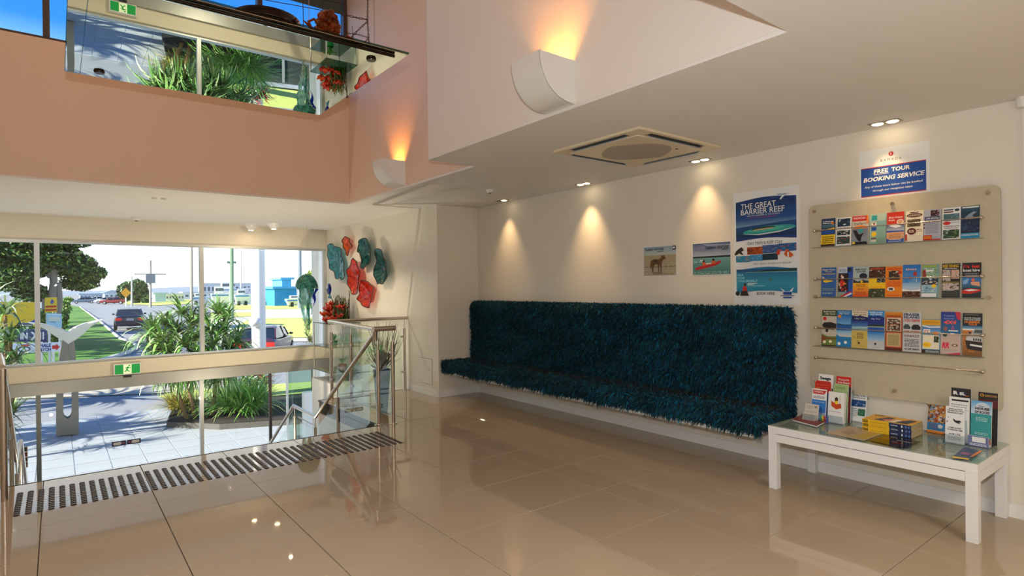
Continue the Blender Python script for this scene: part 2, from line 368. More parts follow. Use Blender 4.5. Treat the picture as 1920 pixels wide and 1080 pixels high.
# window stickers
def sticker(x0, x1, z, flip):
    t = sheet('door_sticker', (x0, YW-.0605, z-.035), (1, 0, 0), (0, 0, 1), x1-x0, .07,
              [('r', 0, 0, 1, 1, 'k'), ('r', .06, .15, .94, .85, 'n')] + ([('e', .2, .5, .12, .32, 'w'), ('e', .55, .5, .12, .32, 'w'), ('r', .2, .18, .55, .82, 'w'), ('t', .7, .3, .92, .7, 'IN', 'p')] if not flip else
              [('e', .8, .5, .12, .32, 'w'), ('e', .45, .5, .12, .32, 'w'), ('r', .45, .18, .8, .82, 'w'), ('t', .08, .3, .3, .7, 'IN', 'p')]), thick=.0004)
    return t
tag(sticker(.64, .818, -.865, False), 'dark blue safety sticker on the left sliding glass door leaf', 'sticker')
tag(sticker(.832, 1.01, -.865, True), 'dark blue safety sticker on the right sliding glass door leaf', 'sticker')
st = sheet('door_sticker', (-.43, YW-.008, -1.03), (1, 0, 0), (0, 0, 1), .085, .30, [('r', 0, 0, 1, 1, 'w'), ('r', .1, .03, .9, .23, 'd'), ('r', .1, .27, .9, .47, 'm'), ('r', .1, .51, .9, .71, 'd'), ('r', .1, .75, .9, .96, 'm')], thick=.0004)
tag(st, 'narrow strip of four small dark pictogram stickers on left side glass', 'sticker')
# lower hall floor, landing, stairs
lf = MB(); lf.box((XL, YF-.02, ZL-.1), (XP, YW-.001, ZL-.006)); struct('floor_lower', lf, mat('lower_grout', '#6a6660', .8))
lt = mat('grey_entrance_tile', (.50, .48, .45), .12, noise=.05, scale=3)
lfo = bpy.data.objects['floor_lower']
for i in range(11):
    for (a, b) in ((9.9, 10.36), (10.36, YW-.02)):
        x0 = XL+i*.6; add_tile(x0, a, min(x0+.6, XP), b, lfo, lt, ZL, name='lower_tile')
stp = MB(); nst = 7
stair = thing('staircase', 'tiled stairs descending from the beige floor to the glass entrance doors', 'stairs', (1.2, YE, -1.2))
tread = mat('beige_tread', (.50, .42, .32), .15, noise=.04)
sb = MB()
for k in range(nst):
    z1 = -.17*(k+1); y0 = YE+.26*k; sb.box((-.41, y0, ZL), (XS-.01, y0+.26 if k < nst-1 else 8.55, z1-.02))
for k in range(5):
    z1 = -1.19-.172*(k+1)
    if z1-.02 > ZL: sb.box((-.41, 8.55+.27*k, ZL), (XS-.01, 8.55+.27*(k+1), z1-.02))
sb.build('stair_body', wallp, stair)
for k in range(nst):
    y0 = YE+.26*k; MB().box((-.41, y0, -.17*(k+1)-.02), (XS-.01, y0+.28 if k < nst-1 else 8.57, -.17*(k+1))).build('tread', tread, stair)
for k in range(4): MB().box((-.41, 8.55+.27*k, -1.21-.172*(k+1)), (XS-.01, 8.55+.27*(k+1)+.02, -1.19-.172*(k+1))).build('tread', tread, stair)
# baseboards
bb = MB(); bb.box((XR-.012, YB, 0), (XR, YC-.012, .083)); struct('baseboard_right', bb, white)
bb = MB(); bb.box((XP+.0, YC-.012, 0), (XR, YC, .083)); bb.box((XP-.012, YC-.012, 0), (XP, YF, .083)); struct('baseboard_return', bb, white)
pa = MB(); p0 = PX(788, 716, XP); p1 = PX(810, 674, XP)
ap = MB().box((XP-.004, p1.y, p0.z), (XP, p0.y, p1.z)).build('access_panel', wallp); part(MB().tube([(XP-.005, (p0.y+p1.y)/2-.1, .35), (XP-.011, (p0.y+p1.y)/2-.1, .35)], .012).build('lock', steel, ap), 'small round lock')
tag(ap, 'small square access panel flush in cream wall beside the bench', 'panel')
gap = MB(); q = XP-.002
for a, b in (((p1.y-.004, p0.z-.004), (p0.y+.004, p0.z)), ((p1.y-.004, p1.z), (p0.y+.004, p1.z+.004)), ((p1.y-.004, p0.z), (p1.y, p1.z)), ((p0.y, p0.z), (p0.y+.004, p1.z))):
    gap.box((q, a[0], a[1]), (XP-.0002, b[0], b[1]))
gap.build('shadow_gap', dark, ap)
# ================================================================== tactile studs
ts = thing('tactile_paving', 'band of dark round warning studs across the floor before the stairs', 'tactile studs', (1.1, 5.25, 0))
studm = mat('dark_rubber_stud', (.034, .024, .018), .38, noise=.2, scale=40)
cols = [-.222+.0600*i for i in range(47)]; rows = [5.01+.0436*j for j in range(13)]
pos = sorted([(math.hypot(x, y), x, y) for x in cols for y in rows])
sm = MB().lathe([(.0005, .0062), (.0145, .0062), (.0185, .0012), (.019, -.001)], 10); so = sm.build('stud', studm, ts, smooth='all')
sd = so.data; bpy.data.objects.remove(so)
for d_, x, y in pos[:300]:
    o = bpy.data.objects.new('stud', sd); C.objects.link(o); o.parent = ts; o.location = (x-1.1, y-5.25, .0005)
rest = MB()
for d_, x, y in pos[300:]: rest.lathe([(.0005, .0067), (.0145, .0067), (.0185, .0017), (.019, -.0005)], 10, (x, y, 0))
rest.build('studs', studm, ts, kind='stuff', smooth='all')
# ================================================================== balustrades and handrails
clampm = steel
def post(mb, x, y, z0, z1): mb.tube([(x, y, z0), (x, y, z1)], .021, 14)
RZ = 1.025
bal = thing('glass_balustrade', 'steel and glass balustrade at the top of the stairs by right wall', 'railing', (XS+.04, YE, 0))
pl = [(2.70, 5.83, .86), (2.845, 5.78, .90), (2.86, 6.95, .90), (2.86, 7.60, .90), (3.93, 7.60, .90)]
for x, y, z in pl:
    p = MB(); post(p, x, y, 0, z-.02 if (x, y) != (2.70, 5.83) else .80); po = p.build('post', steel, bal, smooth=True)
    MB().tube([(x, y, z-.03 if x != 2.70 else .79), (x, y, RZ-.02)], .006, 8).build('spindle', steel, po, smooth=True)
    MB().lathe([(.001, .006), (.045, .006), (.048, 0)], 16, (x, y, 0)).build('foot_plate', steel, po, smooth=True)
r = MB(); r.tube([(2.64, 5.79, RZ), (2.84, 7.62, RZ)], .024, 14); r.tube([(2.84, 7.62, RZ), (3.985, 7.62, RZ)], .024, 14); r.build('handrail', steel, bal, smooth=True)
r = MB(); r.tube([(2.635, 5.79, RZ), (2.875, 5.78, RZ)], .028, 14); r.tube([(2.66, 5.80, RZ), (2.665, 5.82, .90)], .024, 12); r.build('handrail_end', steel, bal, smooth=True)
for (a, b) in (((2.86, 5.86), (2.86, 6.90)), ((2.86, 7.00), (2.86, 7.55)), ((2.92, 7.60), (3.88, 7.60))):
    m_ = MB().box((min(a[0], b[0])-.005, min(a[1], b[1])-.0, .06), (max(a[0], b[0])+.005, max(a[1], b[1])+.01, .86)); m_.build('glass_panel', clear, bal)
for x, y in ((2.86, 6.95), (2.86, 7.60), (3.93, 7.60), (2.845, 5.83)):
    for z in (.76, .26):
        c_ = MB(); dx, dy = (0, -.055) if x < 3 else (-.055, 0)
        c_.tube([(x, y, z), (x+dx, y+dy, z)], .017, 12); c_.build('clamp', clampm, bal, smooth=True)
def stair_rail(x, label, s):
    t = thing('stair_handrail', label, 'handrail', (x, YE, 0))
    pts = [(x, 5.80, .985), (x, 7.64, -.21), (x, 8.55, -.205), (x, 9.85, -1.06)]
    r = MB()
    for a, b in zip(pts, pts[1:]): r.tube([a, b], .024, 14)
    for p in pts[1:3]: r.ell(p, (.024, .024, .024))
    r.build('rail', steel, t, smooth=True)
    r = MB(); r.tube([(x+.035*s, 7.75, -.36), (x+.035*s, 8.45, -.355)], .010, 10); r.build('lower_rail', steel, t, smooth=True)
    for y in (6.87, 7.66, 8.50, 9.70):
        zr = np.interp(y, [p[1] for p in pts], [p[2] for p in pts]); zb = -.17*(int((y-YE)/.26)+1) if y < 7.4 else (-1.19 if y < 8.55 else -1.19-.172*(int((y-8.55)/.27)+1))
        p = MB(); post(p, x, y, zb, zr-.14); po = p.build('post', steel, t, smooth=True)
        MB().tube([(x, y, zr-.15), (x, y, zr-.02)], .006, 8).build('spindle', steel, po, smooth=True)
        MB().tube([(x, y, zr-.24), (x+.0, y+.05, zr-.24)], .015, 10).build('clamp', steel, po, smooth=True)
    for (ya, yb) in ((5.95, 6.80), (6.93, 7.58), (7.74, 8.42), (8.58, 9.62)):
        za, zb = [np.interp(v, [p[1] for p in pts], [p[2] for p in pts]) for v in (ya, yb)]
        MB().prism([(x-.004, ya, za-.17), (x-.004, yb, zb-.17), (x-.004, yb, zb-.88), (x-.004, ya, za-.88)], (.008, 0, 0)).build('glass_panel', clear, t)
    return t
stair_rail(2.655, 'stainless stair handrail with glass infill on the right of stairs', 1)
lr = stair_rail(-.335, 'stainless stair handrail on the left of stairs by photo edge', -1)
lb = thing('glass_balustrade', 'steel post and glass panel at far left top of stairs', 'railing', (-.40, 5.5, 0))
for x, y in ((-.302, 5.42),):
    p = MB(); post(p, x, y, 0, .92); p.build('post', steel, lb, smooth=True)
MB().tube([(-.31, 5.42, .93), (-.345, 5.80, .985)], .024, 14).build('handrail', steel, lb, smooth=True)
MB().box((-1.6, 5.415, .06), (-.33, 5.425, .86)).build('glass_panel', clear, lb)
p = MB(); post(p, -1.65, 5.42, 0, .95); p.build('post', steel, lb, smooth=True)
# ================================================================== fittings on ceilings and walls
def sconce(W, y0, dep, wid, z1, z0, label):
    t = thing('wall_sconce', label, 'wall lamp', (W, y0, z0), 'curved uplights on the bulkhead')
    n = 14; prof = []
    for i in range(n+1):
        a = math.pi/2*i/n; prof.append((W-dep*math.cos(a)**.85, z1-(z1-z0)*math.sin(a)**.95))
    sh = MB(); sh.add([(x, y0, z) for x, z in prof]+[(x, y0+wid, z) for x, z in prof], [(i, i+1, i+n+2, i+n+1) for i in range(n)])
    inner = [(W-(W-x)*.95, z+.012) for x, z in prof]
    sh.add([(x, y0+.005, z) for x, z in inner]+[(x, y0+wid-.005, z) for x, z in inner], [(i+n+1, i+n+2, i+1, i) for i in range(n)])
    sh.build('curved_shade', mat('satin_white_shade', (.80, .78, .72), .22, noise=.02), t, smooth='all', fixn=False)
    for yy, dy in ((y0, .005), (y0+wid-.005, .005)):
        MB().prism([(x, yy, z) for x, z in prof]+[(W, yy, z1)], (0, dy, 0)).build('side_plate', white, t)
    b = MB().tube([(W-dep*.42, y0+.05, z1-.10), (W-dep*.42, y0+wid-.05, z1-.10)], .014, 10)
    part(b.build('lamp_tube', mat('sconce_bulb', '#ffb040', .4, emit=(1, .42, .08), es=22), t), 'glowing amber tube')
    light('sconce_light', 'SPOT', (W-.10, y0+wid/2, z1-.16), 46, (1, .34, .05), to=(W-.02, y0+wid/2, z1+.6), spot_size=math.radians(88), spot_blend=1., shadow_soft_size=.03)
    return t
sconce(NX, 2.624, .286, .278, 2.845, 2.576, 'white quarter round wall sconce glowing orange, larger near one')
sconce(FX, 5.79, .273, .26, 2.842, 2.58, 'white quarter round wall sconce glowing orange, smaller far one')
# cassette air conditioner
ac = thing('ceiling_cassette', 'square beige air conditioning cassette with vent slots in low ceiling', 'air conditioner', (3.69, 3.11, ZC))
acm = mat('aged_cream_plastic', (.74, .63, .44), .4, noise=.03)
x0, x1, y0, y1 = 3.19, 4.175, 2.66, 3.56
MB().box((x0, y0, ZC-.022), (x1, y1, ZC-.0005)).build('frame', acm, ac, bevel=.006)
MB().box((x0+.10, y0+.10, ZC-.034), (x1-.10, y1-.10, ZC-.0225)).build('face_plate', acm, ac, bevel=.004)
for a, b in (((x0+.035, y0+.17), (x0+.090, y1-.17)), ((x1-.090, y0+.17), (x1-.035, y1-.17)), ((x0+.17, y0+.035), (x1-.17, y0+.090)), ((x0+.17, y1-.090), (x1-.17, y1-.035))):
    so = MB().box((a[0], a[1], ZC-.0235), (b[0], b[1], ZC-.0224)).build('air_slot', dark, ac)
    if b[0]-a[0] < .1: MB().prism([(a[0]+.020, a[1], ZC-.044), (b[0]-.012, a[1], ZC-.026), (b[0]-.012, a[1], ZC-.024), (a[0]+.020, a[1], ZC-.041)], (0, b[1]-a[1], 0)).build('louvre', white, so)
    else: MB().prism([(a[0], a[1]+.020, ZC-.044), (a[0], b[1]-.012, ZC-.026), (a[0], b[1]-.012, ZC-.024), (a[0], a[1]+.020, ZC-.041)], (b[0]-a[0], 0, 0)).build('louvre', white, so)
gr = MB()
for i in range(34):
    u = -1+2*(i+.5)/34; xx = 3.683+u*.30; hl = .27*(1-abs(u)**2.2)+.02
    gr.box((xx-.0025, 3.11-hl, ZC-.0355), (xx+.0025, 3.11+hl, ZC-.0339))
gr.build('grille', mat('grille_shadow', (.25, .22, .18), .6), ac, kind='stuff')
MB().tube([(3.86, 2.85, ZC-.0345), (3.86, 2.85, ZC-.037)], .012, 12).build('sensor', dark, ac)
# twin downlights
glow = mat('halogen_glow', '#fff0c8', .3, emit=(1, .80, .48), es=14)
glow_off = mat('halogen_off', '#6a6050', .3)
def downlight(x, y, name2, on=(True, True)):
    t = thing('twin_downlight', 'recessed twin halogen downlight '+name2, 'downlight', (x, y, ZC), 'twin downlights along the right wall')
    MB().box((x-.045, y-.095, ZC-.004), (x+.045, y+.095, ZC-.0003)).build('bezel', mat('pewter_bezel', '#8a7c68', .35, metal=.6), t)
    for k, s in enumerate((-1, 1)):
        MB().lathe([(.001, -.0075), (.030, -.0075), (.036, -.0043)], 18, (x, y+s*.046, ZC)).build('lamp', glow if on[k] else glow_off, t, smooth=True)
    return t
DL = [(4.52, 1.62, 'nearest, above the blue booking sign', (True, True), 30), (4.52, 3.09, 'second, between bench and air conditioner', (True, True), 30), (4.50, 4.53, 'third, above the middle of the bench', (True, True), 55), (4.50, 6.00, 'farthest, by the alcove corner', (True, False), 36)]
for x, y, n_, on, pw in DL:
    downlight(x, y, n_, on)
    light('halogen_light', 'SPOT', (x-.02, y+.03, ZC-.012), pw, (1, .66, .33), to=(x+.09, y+.03, 1.6), spot_size=math.radians(66), spot_blend=1., shadow_soft_size=.025)
def disc_fit(name, p, label, cat, r, h, m1, m2):
    t = MB().lathe([(r, 0), (r, -.25*h), (r*.6, -.8*h), (r*.55, -h), (.001, -h)], 20, p).build(name, m1, smooth=True)
    MB().lathe([(.001, -h*1.15), (r*.35, -h*1.15), (r*.35, -h*.98)], 14, p).build('sensor', m2, t, smooth=True)
    return tag(t, label, cat)
disc_fit('smoke_detector', (3.89, 5.41, ZC), 'small round smoke detector on ceiling near the alcove corner', 'smoke detector', .05, .035, offw, dark)
disc_fit('smoke_detector', (.95, 10.35, ZC), 'round white smoke detector on ceiling near front window', 'smoke detector', .065, .05, white, dark)
for (x, y, lb_) in ((2.908, 10.30, 'conical downlight on ceiling nearer the air, right of pair by window'), (2.60, 10.62, 'conical downlight on ceiling, left of pair by window')):
    pass
def cone_light(x, y, label):
    t = thing('conical_downlight', label, 'downlight', (x, y, ZC))
    MB().lathe([(.11, 0), (.10, -.02), (.045, -.085), (.04, -.09)], 22, (x, y, ZC)).build('cone', white, t, smooth=True)
    part(MB().lathe([(.001, -.088), (.039, -.088)], 18, (x, y, ZC)).build('lamp', mat('warm_lamp', '#fff0c0', .3, emit=(1, .72, .35), es=40), t), 'lit warm lamp')
cone_light(2.88, 10.20, 'white conical ceiling lamp near front window, right one of two')
cone_light(2.62, 10.60, 'white conical ceiling lamp near front window, left one of two')
t = thing('vent_fitting', 'tiny pair of chrome nozzles on low ceiling past the orange wall', 'ceiling fitting', (.968, 8.05, ZC))
for dx in (-.05, .05): MB().lathe([(.03, 0), (.026, -.02), (.001, -.021)], 14, (.968+dx, 8.05, ZC)).build('nozzle', offw, t, smooth=True)
q = PX(1914, 180, 4.60); t = thing('motion_sensor', 'rounded white sensor under ceiling at right photo edge', 'sensor', (4.60, q.y, q.z))
MB().lathe([(.001, -.075), (.030, -.07), (.036, -.04), (.036, .06), (.001, .065)], 18, (4.60, q.y-.01, q.z)).build('housing', offw, t, smooth=True)
MB().box((4.625, q.y-.022, .085), (4.638, q.y-.002, q.z-.03)).build('conduit', offw, t)
# exit sign on the beam
ex = thing('exit_sign', 'green and white running man exit sign on the beam above doors', 'exit sign', (.84, YW-.12, .2))
MB().box((.665, YW-.150, .185), (1.02, YW-.092, .355)).build('housing', white, ex, bevel=.004)
gm = mat('exit_green', '#0a8a34', .35, emit=(.0, .55, .12), es=.25); wm = mat('exit_white', '#f0ffd8', .35, emit=(.85, 1, .55), es=.35)
for a, b in ((.682, .79), (.895, 1.003)): MB().box((a, YW-.152, .2), (b, YW-.1501, .34)).build('green_field', gm, ex)
MB().box((.79, YW-.152, .2), (.895, YW-.1501, .34)).build('white_field', wm, ex)
rm = MB(); Yq = YW-.1535
for a, b, r_ in (((.855, .305), (.835, .268), .010), ((.835, .268), (.852, .240), .007), ((.852, .240), (.874, .232), .006), ((.835, .268), (.822, .238), .007), ((.822, .238), (.803, .236), .006), ((.85, .298), (.872, .285), .005), ((.872, .285), (.884, .298), .005), ((.85, .30), (.826, .296), .005), ((.826, .296), (.818, .280), .005)):
    rm.tube([(a[0], Yq, a[1]), (b[0], Yq, b[1])], r_, 6)
rm.ell((.866, Yq, .322), (.011, .004, .011)); part(rm.build('running_figure', gm, ex), 'green running man')
tag(MB().box((.79, YW-.155, .142), (.895, YW-.13, .172)).build('door_sensor', dark, bevel=.004), 'small black motion sensor on the steel header below exit sign', 'sensor')
# ================================================================== shaggy bench
def shag(regions, name, parent, seed, dens, m):
    """regions: (origin, u, v, normal, fluff) rectangles covered by short ribbon tufts"""
    rg = np.random.default_rng(seed); VV = []; FFc = []; COL = []; base = 0
    pal = np.array([lin('#0c3a46'), lin('#0b2f35'), lin('#123c36'), lin('#0d4a63'), lin('#0f5a78'), lin('#0a2226'), lin('#0e3a58'), lin('#171c1c')])*1.25
    for (o, u, v, nrm, tilt) in regions:
        o, u, v, nrm = [np.array(q, float) for q in (o, u, v, nrm)]
        A = np.linalg.norm(np.cross(u, v)); n = int(A*dens)
        a = rg.random((n, 2)); P = o+a[:, :1]*u+a[:, 1:]*v
        cl = np.stack([np.sin(P[:, 1]*23+P[:, 2]*17+P[:, 0]*19), np.sin(P[:, 1]*31-P[:, 2]*11+1), np.sin(P[:, 2]*27+P[:, 0]*29+P[:, 1]*9)], 1)*.45; d = nrm+rg.normal(0, .5, (n, 3))+cl+np.array(tilt); d /= np.linalg.norm(d, axis=1)[:, None]
        L = rg.uniform(.024, .054, n)[:, None]; W = rg.uniform(.0018, .0042, n)[:, None]
        sd = np.cross(d, rg.normal(0, 1, (n, 3))); sd /= np.linalg.norm(sd, axis=1)[:, None]
        mid = P+d*L*.55; tip = P+d*L+np.array([0, 0, -1])*L*rg.uniform(.1, .55, n)[:, None]
        V = np.stack([P-sd*W, P+sd*W, mid+sd*W*1.25, mid-sd*W*1.25, tip+sd*W*.6, tip-sd*W*.6], 1).reshape(-1, 3)
        idx = base+6*np.arange(n)[:, None]
        F = np.concatenate([np.stack([idx[:, 0]+k for k in (0, 1, 2, 3)], 1), np.stack([idx[:, 0]+k for k in (3, 2, 4, 5)], 1)], 1).reshape(-1, 4)
        # colour drifts bluer towards the near end
        ph = np.clip((6.6-P[:, 1])/4.3, 0, 1); pr = rg.random(n)
        ci = np.where(pr < .42+.0*ph, rg.choice([5, 7, 1, 2], n), np.where(rg.random(n) < .25+.45*ph, rg.choice([3, 4, 6], n), rg.choice([0, 2, 1], n)))
        big = 1+.30*np.sin(P[:, 1]*5.1+2*np.sin(P[:, 2]*7+P[:, 0]*6))*np.sin(P[:, 2]*9+P[:, 1]*2.3+P[:, 0]*8)
        c = pal[ci]*rg.uniform(.5, 1.5, (n, 1))*big[:, None]
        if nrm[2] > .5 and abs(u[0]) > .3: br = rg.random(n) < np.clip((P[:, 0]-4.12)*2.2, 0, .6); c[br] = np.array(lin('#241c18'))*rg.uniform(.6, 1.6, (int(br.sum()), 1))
        COL.append(np.repeat(c, 2, 0)); VV.append(V); FFc.append(F); base += 6*n
    V = np.concatenate(VV); F = np.concatenate(FFc); Cc = np.concatenate(COL)
    V[:, 0] = np.minimum(V[:, 0], XR-.001); V[:, 1] = np.minimum(V[:, 1], YC-.003)
    me = bpy.data.meshes.new(name); me.vertices.add(len(V)); me.vertices.foreach_set('co', V.ravel())
    me.loops.add(len(F)*4); me.loops.foreach_set('vertex_index', F.ravel().astype(np.int32)); me.polygons.add(len(F)); me.polygons.foreach_set('loop_start', np.arange(len(F), dtype=np.int32)*4)
    me.update(calc_edges=True)
    ca = me.color_attributes.new('Col', 'FLOAT_COLOR', 'CORNER'); cb = np.ones((len(F)*4, 4)); cb[:, :3] = np.repeat(Cc, 4, 0); ca.data.foreach_set('color', cb.ravel())
    me.materials.append(m); o = bpy.data.objects.new(name, me); C.objects.link(o); o.parent = parent; o.matrix_parent_inverse = Matrix.Translation(-parent.location) if parent.type == 'EMPTY' else Matrix.Identity(4); o['kind'] = 'stuff'; return o
bench = thing('shaggy_bench', 'long wall bench covered in shaggy dark teal and blue rag pile', 'bench', (4.3, 4.5, 0))
BY0, BY1 = 2.33, 6.72
tealb = mat('teal_backing', '#081c20', .9, noise=.3, scale=40)
seat = MB().box((4.03, BY0, .355), (4.635, BY1, .475)).build('seat', tealb, bench, bevel=.03)
back = MB().box((4.50, BY0, .476), (4.635, BY1, 1.245)).build('backrest', tealb, bench, bevel=.03)
pile = mat('rag_pile', (1, 1, 1), .75, attr=True, spec=.25)
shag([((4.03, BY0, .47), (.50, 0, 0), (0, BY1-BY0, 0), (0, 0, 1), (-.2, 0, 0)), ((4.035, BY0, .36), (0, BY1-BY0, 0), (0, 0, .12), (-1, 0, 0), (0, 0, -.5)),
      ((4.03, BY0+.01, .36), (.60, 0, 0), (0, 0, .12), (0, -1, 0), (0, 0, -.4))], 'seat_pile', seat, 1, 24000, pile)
shag([((4.505, BY0, .47), (0, BY1-BY0, 0), (0, 0, .775), (-1, 0, 0), (0, 0, -.5)), ((4.505, BY0, 1.24), (.12, 0, 0), (0, BY1-BY0, 0), (0, 0, 1), (0, 0, 0)),
      ((4.51, BY0+.01, .47), (.12, 0, 0), (0, 0, .77), (0, -1, 0), (0, 0, -.4)), ((4.51, BY1-.01, .47), (.12, 0, 0), (0, 0, .77), (0, 1, 0), (0, 0, -.4))], 'backrest_pile', back, 2, 24000, pile)
b = MB(); b.box((4.06, BY0+.03, .315), (4.638, BY1+.02, .356)); part(b.build('base_board', white, bench), 'white painted base board')
for y in (2.6, 4.0, 5.4, 6.5): MB().prism([(4.638, y, .12), (4.638, y, .314), (4.30, y, .314)], (0, .03, 0)).build('bracket', white, bench)
# ================================================================== posters
U, V = (0, -1, 0), (0, 0, 1)
def poster(y0, y1, z0, z1, items, label, cat='poster', name='poster', xo=.0):
    s = sheet(name, (XR-.0012-xo, y1, z0), U, V, y1-y0, z1-z0, items, thick=.0008)
    return tag(s, label, cat)
poster(3.437, 3.84, 1.54, 1.835, [('r', 0, 0, 1, 1, 'w'), ('g', .02, .02, .98, .30, '#8fa6b4', '#b8c0b8'), ('g', .02, .30, .98, .98, '#a89a78', '#b0a288'), ('l', .05, .66, .95, .72, 1, '#6a6048'), ('l', .3, .9, .9, .96, 1, '#8a7c60'),
    ('t', .05, .07, .62, .14, 'TASMAN VENTURE', '#16243c', .02, .03), ('r', .44, .17, .62, .19, 'k'), ('r', .88, .02, .98, .16, 'd'), ('e', .92, .09, .035, .03, 'w'),
    ('p', [(.26, .46), (.35, .43), (.47, .44), (.54, .40), (.56, .33), (.59, .31), (.61, .34), (.64, .30), (.655, .37), (.69, .42), (.66, .45), (.61, .46), (.58, .54), (.56, .62), (.56, .86), (.53, .86), (.52, .66), (.49, .66), (.49, .86), (.46, .86), (.45, .62), (.38, .60), (.33, .66), (.31, .86), (.27, .87), (.27, .74), (.25, .66), (.235, .80), (.215, .66), (.23, .52)], '#6a4422'),
    ('p', [(.30, .47), (.42, .46), (.46, .56), (.36, .55)], '#3a3020'), ('p', [(.30, .86), (.56, .86), (.60, .93), (.34, .92)], '#8a7454')],
    'small landscape poster of a standing dingo on wet sand')
poster(2.87, 3.268, 1.538, 1.833, [('r', 0, 0, 1, 1, 'w'), ('g', .02, .02, .98, .44, '#4a5a80', '#a8b0c0'), ('p', [(.02, .15), (.4, .10), (.6, .2), (.3, .27), (.02, .24)], '#76809c'), ('p', [(.3, .05), (.98, .1), (.98, .2), (.5, .17)], '#8a94ac'),
    ('r', .02, .42, .98, .47, '#1c2c2a'), ('g', .02, .47, .98, .98, '#6a9a98', '#3a7470'), ('l', .05, .88, .95, .97, 2, '#9ac0b8'), ('l', .05, .56, .3, .62, 1, '#a4c4c0'),
    ('p', [(.07, .80), (.15, .74), (.5, .66), (.76, .56), (.74, .64), (.6, .72), (.3, .80), (.12, .84)], '#b81e26'), ('e', .31, .58, .03, .05, '#2a1a14'), ('p', [(.27, .6), (.35, .6), (.38, .7), (.28, .72)], '#c85c30'),
    ('e', .56, .55, .03, .05, '#2a1a14'), ('p', [(.52, .57), (.6, .57), (.62, .65), (.52, .67)], '#c85c30'), ('p', [(.22, .53), (.3, .54), (.3, .56), (.22, .56)], 'w'), ('p', [(.36, .64), (.5, .63), (.5, .66), (.38, .67)], 'c'),
    ('t', .34, .12, .94, .21, 'TASMAN VENTURE', '#14203a', .02, .03), ('r', .78, .23, .92, .25, 'k')],
    'small landscape poster of two people paddling a red kayak')
py0, py1, pz0, pz1 = 2.272, 2.845, 1.283, 2.235
def ry(y): return (py1-y)/(py1-py0)
def wav(y0, y1, a, b, n=9, rev=False):
    p = [(y0+(y1-y0)*i/n, a+b*math.sin(math.pi*(i/n*1.6-.3))) for i in range(n+1)]
    return p[::-1] if rev else p
